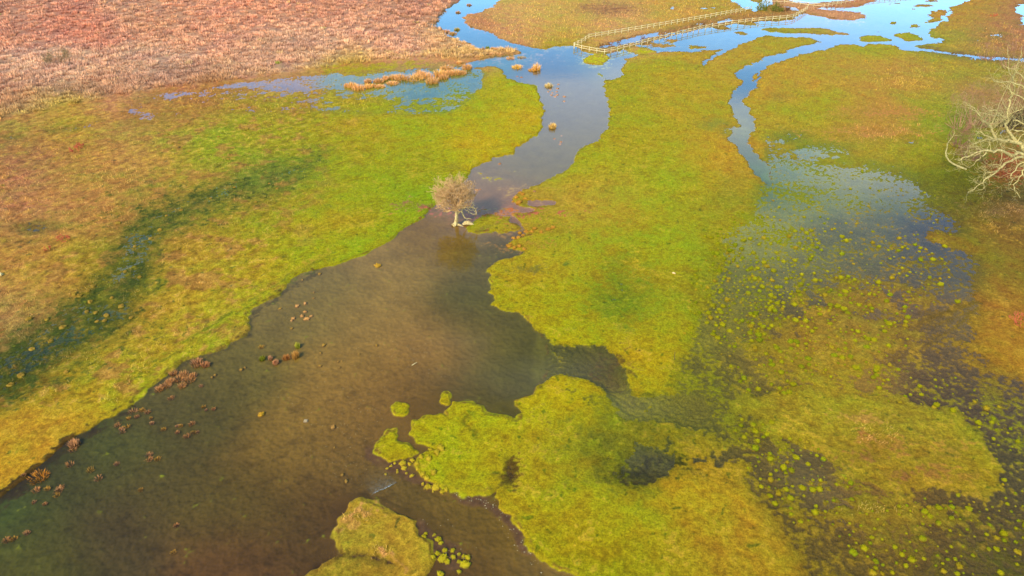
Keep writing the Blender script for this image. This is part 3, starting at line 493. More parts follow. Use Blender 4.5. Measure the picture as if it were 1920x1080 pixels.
tip = np.clip(cc*np.array([1.2, 1.2, 1.22])+.03*pink, 0, 1)
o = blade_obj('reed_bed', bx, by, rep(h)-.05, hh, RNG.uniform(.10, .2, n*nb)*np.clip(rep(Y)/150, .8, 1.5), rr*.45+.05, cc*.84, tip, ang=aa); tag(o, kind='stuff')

# ------------------------------------------------------------------ single clumps of rush and reed
def clump_mesh(name, r, ht, nb, base, tip, spread=.5, seed=0, mat_=None, wid=.05):
    g = np.random.default_rng(seed); a = g.uniform(0, 2*np.pi, nb); rr = np.sqrt(g.uniform(0, 1, nb))*r
    hh = ht*g.uniform(.5, 1.08, nb)*(1-.45*(rr/r)**2); ln = rr*spread+g.uniform(0, .12, nb)*ht; la = a+g.normal(0, .35, nb)
    n = nb; mid = .55; co = np.empty((n, 5, 3)); ta = g.uniform(0, 2*np.pi, n); wx, wy = np.cos(ta)*wid/2, np.sin(ta)*wid/2
    bx, by = np.cos(a)*rr, np.sin(a)*rr; mx_, my_ = bx+np.cos(la)*ln*.35, by+np.sin(la)*ln*.35; tx, ty = bx+np.cos(la)*ln, by+np.sin(la)*ln
    z0 = -.12; co[:, 0] = np.stack([bx-wx, by-wy, 0*bx+z0], -1); co[:, 1] = np.stack([bx+wx, by+wy, 0*bx+z0], -1)
    co[:, 2] = np.stack([mx_+wx*.8, my_+wy*.8, hh*mid], -1); co[:, 3] = np.stack([mx_-wx*.8, my_-wy*.8, hh*mid], -1); co[:, 4] = np.stack([tx, ty, hh], -1)
    i = np.arange(n)[:, None]*5; F = np.concatenate([i+np.array([0, 1, 2]), i+np.array([0, 2, 3]), i+np.array([3, 2, 4])])
    k = g.uniform(.75, 1.25, n)[:, None]; b = lin(base)*ALB; t = lin(tip)*ALB; cl = np.empty((n, 5, 3))
    cl[:, 0] = cl[:, 1] = b*k; cl[:, 2] = cl[:, 3] = (b*.4+t*.6)*k; cl[:, 4] = np.clip(t*k*1.1, 0, 1)
    return np_mesh(name, co.reshape(-1, 3), F, mat_ or M_veg, cl.reshape(-1, 3), False)
def put(name, me, px, py, label, cat, group=None, rz=None, s=1.0, z=None):
    x, y = p2w(px, py); x = float(x); y = float(y)
    hh = float(field(np.array([x]), np.array([y]))[0][0]) if z is None else z
    o = mesh_obj(name, me); o.location = (x, y, max(hh, -.08)); o.rotation_euler = (0, 0, random.uniform(0, 6.28) if rz is None else rz); o.scale = (s, s, s)
    return tag(o, label, cat, group)
ST, SB = (222,172,128), (175,135,45); PK = (218,165,135)
# the row in the flooded pasture
row = [(660,163,.85,.9),(672.5,168,1.0,.9),(690,155,.6,.7),(691,165,.75,.8),(710,154,.9,.8),(712,163,.9,.45),(737,147,1.0,.8),(736,157,.95,.45),(752,149,1.1,1.1),(777,149,1.5,1.0),(798,145,1.3,1.0),(811,155,1.2,1.15),(825,142,1.2,1.25),(831,147,.9,.8),(842,140,1.0,.9),(854,139,1.1,.95),(865,138.5,1.0,.75),(876,129,.9,1.0),(861,120,.45,.6),(723,150,.5,.9),(650,163,.4,.6),(700,162,.4,.5),(788,141,1.1,.9),(838,130,1.2,.8)]
for i, (px, py, r, ht) in enumerate(row):
    me = clump_mesh('reed_clump', r*1.15, ht*1.4, 220, SB, PK if i % 3 else ST, .35, 100+i, wid=.09)
    if py > 150 and px < 700: lb = 'ragged pink straw reed clump at the left end of the row in the flooded pasture'
    elif ht < .5: lb = 'low golden reed clump at the foot of the row in the flooded pasture'
    elif px == 752: lb = 'single upright pale reed clump in the middle of the row in the flooded pasture'
    elif px == 777: lb = 'broad rounded reed clump standing over blue water in the row'
    elif px == 811: lb = 'tall reed clump jutting furthest toward the camera from the row'
    elif px == 825: lb = 'tallest pink reed clump of the row in the flooded pasture'
    elif px >= 842: lb = 'reed clump in the tight line at the right end of the row'
    else: lb = 'straw coloured reed clump in the row along the flooded pasture'
    put('reed_clump', me, px, py, lb, 'reed clump', 'reed clumps in a row in the flooded pasture')
for px, py, r, ht, lb, tip, base in [
 (970,127,1.1,.95,'round golden reed clump in the river beside the taller clump',(225,178,105),(185,145,45)),
 (1006,131,.85,1.9,'tall peaked reed clump in the river left of the fence corner',(225,178,125),(180,140,60)),
 (998,132,.8,.7,'low golden reed skirt on the left of the tall peaked river clump',(220,165,90),(175,130,40)),
 (1029,162,.75,.95,'pale cream reed clump in the river beside small brown stubs',(225,200,150),(150,125,70)),
 (1036,239,.62,1.1,'small upright reed clump alone in the middle of the river',(220,185,130),(160,130,50)),
 (924,91,.7,.5,'low orange reed clump in the river above the spit',(215,165,100),(180,130,50)),
 (914,90,.4,.6,'small dark green tuft in the river above the spit',(110,130,40),(90,110,30)),
 (849,64,.9,.8,'brown reed clump by the left bank of the upper river',(200,155,90),(150,115,60)),
 (857,56,.7,.8,'green brown reed clump further out in the upper river',(180,160,80),(130,120,50)),
 (859,24,.7,.7,'brown tuft standing in the upper river',(190,145,105),(130,100,75)),
 (880,10,.7,.7,'brown tuft near the top of the upper river',(185,140,110),(125,98,80)),
 (836,60,1.0,.9,'pink reed clump at the river edge of the reed bed',(210,155,125),(150,110,80)),
 (957,110,.9,.5,'low brown reed clump upstream of the round golden clump',(205,155,105),(150,110,70)),
 (978,108,.9,.4,'low olive reed clump upstream of the tall peaked clump',(180,150,80),(140,115,60)),
 (554,669,.38,.95,'upright orange reed clump in the muddy water, largest of its group',(225,170,100),(190,135,45)),
 (558,650,.25,.75,'thin green reed sprig behind the orange clump in the muddy water',(185,185,70),(150,155,40)),
 (537,671,.42,.5,'fan shaped orange reed tuft left of the upright orange clump',(215,150,95),(180,120,50)),
 (517,681,.28,.65,'pink straw tuft nearest the camera in the muddy water group',(215,155,125),(170,110,80)),
 (507,673,.2,.6,'slim pale pink tuft between two others in the muddy water',(215,160,135),(170,120,90)),
 (492,673,.32,.5,'green tuft at the left end of the muddy water group',(150,155,40),(120,130,30)),
 (370,682,.65,.75,'pink reed clump close to the left bank, upstream of the wide patch',(220,160,125),(175,115,80)),
 (386,685,.4,.55,'small pink reed tuft off the left bank beside a bigger one',(215,150,115),(165,105,75)),
 (139,834,.5,.7,'peaked pink tuft in the weedy edge of the left bank',(215,160,125),(160,110,80)),
 (72,895,.85,.45,'bright orange grass clump beside the weedy left bank',(220,150,60),(190,120,35))]:
    if py > 600: base = tuple(c*.75 for c in base); tip = tuple(c*.86 for c in tip); r *= .85
    me = clump_mesh('reed_clump', r, ht, 150, base, tip, .45, int(px*7+py), wid=.05+.04*(py < 300)); put('reed_clump', me, px, py, lb, 'reed clump', 'reed clumps standing in the river')
for px, py, r in [(335,711,.55),(344,702,.5),(355,712,.55),(341,724,.4),(310,724,.5),(298,730,.4),(325,700,.4),(318,715,.4),(362,704,.35)]:
    me = clump_mesh('reed_tuft', r*.85, .42, 110, (130,92,55), (190,138,100), .6, int(px*3+py)); put('reed_tuft', me, px, py, 'pink straw tuft in the wide patch of dead reeds against the left bank', 'reed tuft', 'tufts of the wide reed patch by the left bank')
def WH(x, y):
    return ('in the tight trio alone in the brown water' if x > 270 and y > 845 and y < 870 else 'in the dark bottom left corner' if y > 950 else 'near the bright orange clump' if y > 885 and x < 200 else 'beside the peaked pink tuft' if y > 825 and x < 200
        else 'in the dark purple patch off the left bank' if x > 325 and y > 790 else 'right of the wide reed patch' if x > 350 and y > 740 else 'near the green reed tuft group' if x > 450 else 'just below the wide reed patch' if y < 760 and x > 300
        else 'in the loose ring off the left bank' if y > 782 and x < 245 else 'in the row of three off the left bank' if y < 790 and x < 290 else 'alone in dark water off the left bank')
small = [(320,746,.3),(490,650,.3),(377,723,.2),(277,772,.28),(265,769,.3),(250,771,.42),(400,766,.22),(381,762,.2),(386,768,.14),(359,794,.3),(339,798,.22),(332,798,.16),(350,817,.28),(363,810,.22),(370,809,.16),(332,810,.2),(306,804,.24),(279,852,.3),(279,861,.3),(295,860,.28),(284,793,.2),(219,797,.3),(238,800,.28),(230,808,.3),(227,803,.2),(240,784,.22),(136,843,.32),(131,870,.35),(169,881,.32),(184,896,.34),(67,919,.32),(88,916,.26),(108,920,.36),(113,914,.28),(106,928,.25),(63,941,.2),(84,944,.18),(263,918,.2),(218,869,.22),(256,780,.22),(283,783,.16),(45,893,.2),(12,1012,.3),(25,1010,.25),(50,998,.25),(330,984,.2),(325,1035,.2),(620,800,.0)]
for i, (px, py, r) in enumerate(small):
    if r <= 0: continue
    c = [((180,128,88),(120,84,56)), ((172,132,58),(125,95,35)), ((178,132,100),(115,84,62))][i % 3]
    me = clump_mesh('drowned_tuft', r*.8, r*.6+.05, 60, c[1], c[0], .8, 500+i, wid=.045); put('drowned_tuft', me, px, py, 'small low dead grass tuft '+WH(px, py), 'grass tuft', 'drowned tufts '+WH(px, py))
# ------------------------------------------------------------------ mounds: moss tussocks and stones
def dome_mesh(name, r, ht, seed, c_top, c_low, m, hair=60, flat=1.0, rugged=.16):
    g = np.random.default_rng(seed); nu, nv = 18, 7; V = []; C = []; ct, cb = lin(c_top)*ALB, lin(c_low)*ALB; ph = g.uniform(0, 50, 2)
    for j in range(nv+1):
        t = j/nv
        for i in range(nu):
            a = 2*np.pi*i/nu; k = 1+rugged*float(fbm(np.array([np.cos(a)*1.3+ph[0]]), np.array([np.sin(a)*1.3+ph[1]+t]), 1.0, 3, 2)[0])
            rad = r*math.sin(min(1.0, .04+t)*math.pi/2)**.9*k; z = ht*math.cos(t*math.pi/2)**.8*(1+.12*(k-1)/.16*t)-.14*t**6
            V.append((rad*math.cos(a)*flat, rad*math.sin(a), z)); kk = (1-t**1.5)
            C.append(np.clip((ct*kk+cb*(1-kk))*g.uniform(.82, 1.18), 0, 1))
    F = [(j*nu+i, (j+1)*nu+i, (j+1)*nu+(i+1) % nu) for j in range(nv) for i in range(nu)]+[(j*nu+i, (j+1)*nu+(i+1) % nu, j*nu+(i+1) % nu) for j in range(nv) for i in range(nu)]
    V = np.array(V); F = np.array(F); C = np.array(C)
    if hair:
        k = g.integers(0, nu*(nv-1), hair); b = V[k]; d = b*np.array([1, 1, 1.6]); d /= np.linalg.norm(d, axis=1)[:, None]+1e-6; tw = g.normal(0, .03*r/.3, (hair, 3))
        co = np.empty((hair, 3, 3)); co[:, 0] = b-tw; co[:, 1] = b+tw; co[:, 2] = b+d*g.uniform(.04, .12, hair)[:, None]*r/.35; cc = np.repeat(C[k][:, None]*g.uniform(.9, 1.3, (hair, 1, 1)), 3, 1)
        F = np.concatenate([F, len(V)+np.arange(3*hair).reshape(-1, 3)]); V = np.concatenate([V, co.reshape(-1, 3)]); C = np.concatenate([C, cc.reshape(-1, 3)])
    return np_mesh(name, V, F, m, C, hair == 0)
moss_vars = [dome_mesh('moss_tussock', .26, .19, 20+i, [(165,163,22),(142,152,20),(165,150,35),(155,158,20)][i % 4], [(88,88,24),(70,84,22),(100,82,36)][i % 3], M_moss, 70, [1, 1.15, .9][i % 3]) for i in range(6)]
dens = [(Ras(poly_sdf([(1370,410),(1430,370),(1500,390),(1545,400),(1540,460),(1520,520),(1500,560),(1465,600),(1430,640),(1395,650),(1350,640),(1330,590),(1350,520),(1360,460)])), 12, 1.0),
 (Ras(poly_sdf([(1330,420),(1300,520),(1290,640),(1340,640),(1370,420)])), 12, .3), (Ras(poly_sdf([(1540,500),(1640,510),(1720,560),(1700,640),(1560,650),(1500,700),(1480,620)])), 15, .26),
 (Ras(poly_sdf([(1640,700),(1860,720),(1930,800),(1930,1080),(1640,1080),(1560,990),(1720,930),(1890,930),(1860,820),(1780,770),(1650,740)])), 15, .10), (Ras(poly_sdf([(1380,790),(1470,800),(1600,880),(1600,1000),(1480,980),(1400,880)])), 12, .17),
 (Ras(poly_sdf([(1440,300),(1720,320),(1780,420),(1600,440),(1440,400)])), 12, .07), (Ras(poly_sdf([(1560,440),(1780,440),(1800,560),(1640,600)])), 10, .10), (Ras(poly_sdf([(1330,650),(1480,640),(1560,700),(1480,740),(1400,740)])), 10, .12), (Ras(poly_sdf([(1500,540),(1660,640),(1700,720),(1550,700)])), 10, .2)]
cand = RNG.uniform(0, 1, (46000, 3)); cx = 1270+cand[:, 0]*670; cyy = 295+cand[:, 1]*800
pr = np.zeros(len(cx))
for r, s, a in dens: pr = np.maximum(pr, a*sstep(r(cx, cyy), -s, s))
X, Y = p2w(cx, cyy); clus = sstep(fbm(X, Y, 3, 3, 51), -.8, .7); keep = cand[:, 2] < pr*(.12+.88*clus); X, Y, cx, cyy = X[keep], Y[keep], cx[keep], cyy[keep]
sel = []; grid = {}
for i in range(len(X)):
    k = (int(X[i]//.7), int(Y[i]//.7)); bad = False
    for a in (-1, 0, 1):
        for b in (-1, 0, 1):
            for j in grid.get((k[0]+a, k[1]+b), ()):
                if (X[i]-X[j])**2+(Y[i]-Y[j])**2 < .24: bad = True
    if not bad: grid.setdefault(k, []).append(i); sel.append(i)
sel = np.array(sel); h, _, mk = field(X[sel], Y[sel]); okk = h < .16; sel = sel[okk]; h = h[okk]
order = np.argsort(Y[sel]); print('TUSSOCKS', len(sel)); RV = []; RF = []; RC = []; vo = 0
mv = []
for me in moss_vars:
    v = np.empty(len(me.vertices)*3, np.float32); me.vertices.foreach_get('co', v); c4 = np.empty(len(me.vertices)*4, np.float32); me.color_attributes['tint'].data.foreach_get('color', c4)
    f = np.empty(len(me.polygons)*3, np.int32); me.loops.foreach_get('vertex_index', f); mv.append((v.reshape(-1, 3), f.reshape(-1, 3), c4.reshape(-1, 4)[:, :3]))
for n_, q in enumerate(order):
    i = sel[q]; sc = (random.choice((.38, .45, .5, .55, .65, .8, 1.0, 1.3))*(.85 if cyy[i] > 700 else .62 if cyy[i] < 430 else 1.0)); rz = random.uniform(0, 6.28); vi = random.randrange(6); z = max(min(h[q], .06), -.05)-.01
    if n_ < 300:
        o = mesh_obj('moss_tussock', moss_vars[vi]); o.location = (X[i], Y[i], z); o.rotation_euler = (0, 0, rz); o.scale = (sc, sc, sc*random.uniform(.7, 1.15))
        sz = 'small' if sc < .7 else 'large' if sc > 1.1 else 'mid-sized'; x_, y_ = cx[i], cyy[i]
        wh = ('in the dark water along the bottom edge' if y_ > 980 else 'in the wet grass below the orange oval islet' if y_ > 900 else 'in the purple water right of the oval islet' if x_ > 1800 and y_ > 700 else 'in the olive shallows left of the oval islet' if y_ > 740 and x_ < 1560
              else 'on the orange oval islet' if y_ > 740 else 'in the brown shallows above the oval islet' if x_ > 1480 else 'at the lower end of the dense tussock field' if y_ > 600 else 'in the dense tussock field right of the meadow')
        tag(o, sz+' yellow-green moss tussock '+wh, 'moss tussock', sz+' moss tussocks '+wh)
    else:
        v, f, c = mv[vi]; cs, sn = math.cos(rz), math.sin(rz); w = v*sc; w = np.stack([w[:, 0]*cs-w[:, 1]*sn+X[i], w[:, 0]*sn+w[:, 1]*cs+Y[i], w[:, 2]*random.uniform(.7, 1.1)+z], -1)
        RV.append(w); RF.append(f+vo); RC.append(c*random.uniform(.85, 1.15)); vo += len(v)
if RV: tag(mesh_obj('distant_moss_tussocks', np_mesh('distant_moss_tussocks', np.concatenate(RV), np.concatenate(RF), M_moss, np.concatenate(RC), False)), kind='stuff')
for px, py, s in [(1681,1062,1.5),(1681,705,1.25),(1433,828,1.0),(1485,887,1.0),(1850,815,1.2),(1695,972,1.1),(1773,1025,1.2),(1480,905,.8)]:
    pass
# pale straw tussocks dotted over the dark wet hollow and the left meadow
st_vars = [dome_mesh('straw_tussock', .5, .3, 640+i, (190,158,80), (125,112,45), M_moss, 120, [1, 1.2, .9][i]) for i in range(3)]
random.seed(31)
for px, py, s in [(300,432,1.1),(283,448,.9),(253,463,.8),(312,405,.8),(175,538,1.0),(140,552,1.2),(150,556,1.1),(165,547,.9),(163,585,.9),(180,587,.8),(170,567,1.1),(228,575,1.2),(200,592,1.0),(196,602,.9),(182,603,.7),(246,597,.9),(210,560,.8),(262,520,.9),(235,510,.8),(118,615,1.1),(95,640,1.0),(60,655,.9),(88,600,.9),(340,395,.8),(395,372,.8),(335,468,.9),(310,470,.8),(125,700,.9),(40,705,1.2),(20,722,1.0),(55,600,1.0),(222,420,1.1),(480,240,1.0),(463,243,1.1),(410,258,.9),(325,270,.9),(315,254,.9),(560,215,.8),(700,262,.7),(355,285,.9),(428,300,.8),(520,355,.8),(440,352,.8),(505,345,.7),(480,380,.7)]:
    put('straw_tussock', random.choice(st_vars), px, py, ('smaller' if s < .9 else 'larger')+' pale straw tussock '+('near the lower left end of ' if px < 420 and py > 590 else 'in the middle of ' if px < 260 and py > 500 else 'toward the upper end of ' if px < 420 and py > 380 else '')+('the dark wet hollow' if px < 420 and py > 380 else 'in the short turf below the flooded pasture'), 'tussock', 'straw tussocks '+('in the dark wet hollow' if px < 420 and py > 380 else 'below the flooded pasture'), s=s*.55)
# mossy stones
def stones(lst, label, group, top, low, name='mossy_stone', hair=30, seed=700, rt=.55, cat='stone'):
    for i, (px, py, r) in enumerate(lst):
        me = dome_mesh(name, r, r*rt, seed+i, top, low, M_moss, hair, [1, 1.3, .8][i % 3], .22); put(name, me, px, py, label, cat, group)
stones([(803,912,.3),(818,912,.34),(830,922,.25),(837,919,.2),(772,891,.17),(793,906,.17),(800,898,.24),(793,890,.2),(814,888,.32),(758,877,.24),(755,868,.28),(773,863,.26),(807,843,.22),(827,842,.3),(813,887,.2),(723,888,.12),(733,873,.12),(745,880,.12),(782,870,.2),(790,858,.22),(768,870,.2),(740,868,.14),(820,850,.25),(805,862,.3),(745,884,.12),(783,880,.15),(796,914,.13),(762,886,.12),(726,877,.12),(812,920,.13)],
 'yellow mossy stone on the gravelly edge between the riffle and the meadow islet', 'mossy stones beside the riffle', (192,175,50), (140,112,45))
stones([(822,1010,.28),(827,1017,.17),(795,1005,.2),(798,1000,.17),(814,1002,.14),(834,1031,.24),(849,1031,.2),(850,1043,.18),(820,1038,.26),(861,1038,.17),(869,1042,.17),(877,1045,.26),(861,1052,.18),(871,1057,.34),(861,1071,.2),(825,1076,.3),(830,1045,.34),(812,1046,.2),(838,1052,.25)],
 'yellow-green mossy stone in the purple mud right of the bottom islet', 'mossy stones by the bottom islet', (182,172,40), (110,98,35), seed=760)
stones([(557,573,.25),(572,568,.2),(572,584,.22),(566,592,.25),(575,597,.27),(583,592,.2),(550,596,.25),(547,600,.15)],
 'pale pink stone-like tuft of the cluster in the upper muddy water near the left bank', 'cluster of pale stubs in the muddy water', (215,165,115), (140,105,70), 'grass_stub', 30, 800, cat='grass stub')
stones([(525,578,.2),(599,513,.2),(567,524,.15),(547,615,.18),(607,646,.22),(601,661,.15),(452,692,.2),(459,688,.12),(600,685,.2),(642,889,.14),(649,901,.14),(706,647,.18),(673,663,.13),(641,676,.1),(637,688,.1),(403,702,.15),(397,706,.12),(634,677,.12),(588,547,.12),(588,558,.12),(627,838,.1)],
 'small isolated brown stub just breaking the muddy water surface', 'scattered stubs in the muddy water', (180,145,75), (110,88,50), 'grass_stub', 20, 840, cat='grass stub')
stones([(708,498,.42)], 'orange mossy mound alone in the muddy water below the tree', None, (205,165,65), (130,100,40), 'moss_mound', 40, 870, cat='mound')
stones([(490,776,.3)], 'golden mossy mound alone in the middle of the brown water', None, (200,160,60), (130,100,40), 'moss_mound', 40, 871, cat='mound')
stones([(624,800,.22)], 'tan mossy mound alone right of the golden one in the brown water', None, (185,145,90), (120,95,60), 'moss_mound', 30, 872, cat='mound')
stones([(573,788,.22)], 'whitish broken stub surrounded by dark mud in the brown water', None, (205,190,175), (120,100,90), 'grass_stub', 20, 873, .4, cat='grass stub')
stones([(x, y, r) for x, y, r in [(963,446,.3),(972,446,.35),(981,441,.3),(975,437,.3),(987,434,.35),(997,436,.3),(1003,430,.35),(955,462,.32),(965,465,.3),(974,463,.3),(983,468,.25),(958,459,.2),(1028,432,.35),(1037,428,.3),(1015,437,.3),(968,372,.35),(974,380,.4),(962,378,.25),(980,366,.35),(985,374,.3),(975,363,.3)]],
 'orange brown leafy tussock crumbling off the meadow edge into the river', 'tussocks at the eroded meadow edge', (200,150,65), (130,90,40), 'edge_tussock', 40, 880, cat='tussock')
stones([(1045,178,.35),(1045,166,.35),(1032,168,.3),(1034,178,.3),(1041,181,.3),(1044,172,.3),(1028,172,.25),(1058,181,.35),(1058,190,.3),(1047,158,.3),(1036,174,.25)],
 'small pinkish stub in the loose group in the river behind the cream clump', 'stubs in the upper river', (205,160,140), (130,100,90), 'grass_stub', 20, 905, cat='grass stub')
stones([(1040,260,.3),(1052,266,.3),(1050,270,.25),(1053,254,.2),(970,143,.3),(978,145,.4),(937,307,.35),(895,356,.3),(900,355,.25),(1002,360,.25)],
 'small reddish stub low in the river beyond the tree', 'low stubs in the river bend', (195,145,115), (120,90,75), 'grass_stub', 16, 920, .35, cat='grass stub')
def rock(name, px, py, sx, sy, sz, label, cat, m, seed, rz=0):
    me = dome_mesh(name, 1, 1, seed, (235,220,185), (190,165,130), M_moss, 0, 1, .3); o = put(name, me, px, py, label, cat, rz=rz); o.scale = (sx, sy, sz); return o
rock('pale_stone', 2, 517, .45, .25, .28, 'whitish boulder in rough grass at the left edge', 'stone', M_stonew, 31)
rock('pale_stone', 1263, 514, .2, .12, .12, 'small whitish stone lying on the open green meadow', 'stone', M_stonew, 32, -.5)

# ------------------------------------------------------------------ tubes, trees
class Tubes:
    def __init__(s): s.V = []; s.F = []; s.n = 0
    def add(s, pts, rad, seg=5):
        pts = [Vector(p) for p in pts]; k = len(pts); base = s.n
        up = Vector((.3, .5, .81))
        for i, p in enumerate(pts):
            d = (pts[min(i+1, k-1)]-pts[max(i-1, 0)]); d = d.normalized() if d.length > 1e-6 else Vector((0, 0, 1))
            a = d.cross(up); a = a.normalized() if a.length > 1e-3 else d.cross(Vector((1, 0, 0))).normalized(); b = d.cross(a)
            for j in range(seg):
                t = 2*math.pi*j/seg; q = p+(a*math.cos(t)+b*math.sin(t))*rad[i]; s.V.append((q.x, q.y, q.z))
        for i in range(k-1):
            for j in range(seg):
                A = base+i*seg+j; B = base+i*seg+(j+1) % seg; s.F.append((A, B, B+seg, A+seg))
        s.n += k*seg
    def obj(s, name, m, parent=None): return mesh_obj(name, np_mesh(name, np.array(s.V), np.array(s.F), m), parent)
def rv(sc=1.0): return Vector((random.gauss(0, 1), random.gauss(0, 1), random.gauss(0, 1)))*sc
def grow(T, p, d, ln, r, lvl, crook=.25, split=3, ratio=.68, up=.08, seg=5, bound=None, minr=.006):
    pts = [p.copy()]; rads = [r]; n = 4; q = p.copy(); dd = d.normalized(); kids = []
    for i in range(n):
        dd = (dd+rv(crook)+Vector((0, 0, up))).normalized(); q = q+dd*ln/n
        if bound is not None:
            c, R = bound; e = Vector(((q.x-c.x)/R.x, (q.y-c.y)/R.y, (q.z-c.z)/R.z))
            if e.length > 1: q = q-dd*ln/n*.6; lvl = min(lvl, 1); dd = (dd+Vector((0, 0, .25))+rv(.3)).normalized()
            if e.length > 1.12: break
        pts.append(q.copy()); rads.append(max(minr, r*(1-.45*(i+1)/n))); kids.append((q.copy(), dd.copy(), rads[-1]))
    if len(pts) < 2: return
    if lvl == 0: rads[-1] = minr*.6
    T.add(pts, rads, max(3, seg))
    if lvl > 0:
        for s_ in range(split):
            if not kids: return
            q, dd, rr = kids[-1] if s_ < 2 else kids[min(random.choice((1, 2)), len(kids)-1)]
            nd = (dd+rv(.55)).normalized(); grow(T, q, nd, ln*ratio*random.uniform(.75, 1.2), rr*.7, lvl-1, crook, split, ratio, up, seg-1, bound, minr)
# lone tree in the river
def river_tree():
    random.seed(21); bx, by = map(float, p2w(856, 421)); root = empty('bare_tree', (0, 0, 0))
    tag(root, 'lone bare tree with a round pinkish twiggy crown leaning in the river bend', 'tree'); B = Vector((bx, by, -.1))
    tr = Tubes(); top = p2wY(856, 384, by); c = p2wY(843, 361, by); c.y += .3
    tr.add([B+Vector((-.5, -.3, 0)), B+Vector((-.1, -.05, .25)), B.lerp(top, .3), B.lerp(top, .7), top], [.36, .31, .25, .21, .17], 10)
    tr.add([B+Vector((0, 0, .15)), B+Vector((.5, -.2, .1)), B+Vector((.95, -.3, -.05))], [.22, .15, .07], 8)
    tr.obj('trunk', M_bark, root)
    R = Vector((3.75, 3.5, 2.75)); cr = Tubes()
    for k in range(46):
        a = 2*math.pi*k*3/46+random.uniform(-.2, .2); e = random.uniform(-.7, 1.35); d = Vector((math.cos(a)*math.cos(e), math.sin(a)*math.cos(e), math.sin(e)*.9))
        st = B.lerp(top, random.uniform(.75, 1.0)); grow(cr, st, d, 2.0, .085, 4, .22, 4, .66, .03, 5, (c, R*random.uniform(.8, 1.02)), .0135)
    print('crown faces', len(cr.F)); cr.obj('crown', M_twig, root)
    dl = Tubes()
    def P(x, y, dy=0): return p2wY(x, y, by+dy)
    for pts, r in [([(859,400),(862,397),(866,396),(867,391),(870,388.5),(880,390),(886,388),(892,392),(893,400),(892,404),(889,408)], .13),([(866,397),(868,402),(871,408),(875,410.5),(879,409.5),(884,410.5)], .10),([(880,389),(884,382),(888,378)], .05),([(884,389),(887,384),(891,386)], .04),
      ([(885,389),(888,394),(891,398)], .05),([(878,390),(877,394),(880,401)], .04),([(870,388.5),(873,394),(878,396),(882,399)], .035),([(887,388),(889,381),(885,378)], .03),([(892,392),(896,388)], .03),([(882,399),(887,402),(891,401)], .05),([(868,389),(871,382),(877,379)], .04),([(880,380),(886,381),(888,388)], .03),([(893,400),(896,403)], .02),([(876,389),(881,394),(886,395)], .04)]:
        V = [P(x, y, .25*i*((i % 2)*2-1)*.3) for i, (x, y) in enumerate(pts)]; dl.add(V, [r*(1-.6*i/len(V)) for i in range(len(V))], 6)
    dl.obj('dead_limbs', M_bark, root)
    lg = empty('driftwood', (0, 0, 0)); x, y = map(float, p2w(878, 421)); lb = Tubes(); V = [Vector((x-.75, y, .05)), Vector((x-.45, y+.05, .22)), Vector((x, y, .3)), Vector((x+.5, y-.1, .15)), Vector((x+.85, y-.2, .02))]
    lb.add(V, [.12, .28, .32, .2, .06], 9); o = lb.obj('driftwood', M_bark); bpy.data.objects.remove(lg); tag(o, 'pale cream chunk of driftwood lying at the foot of the river tree', 'driftwood')
river_tree()
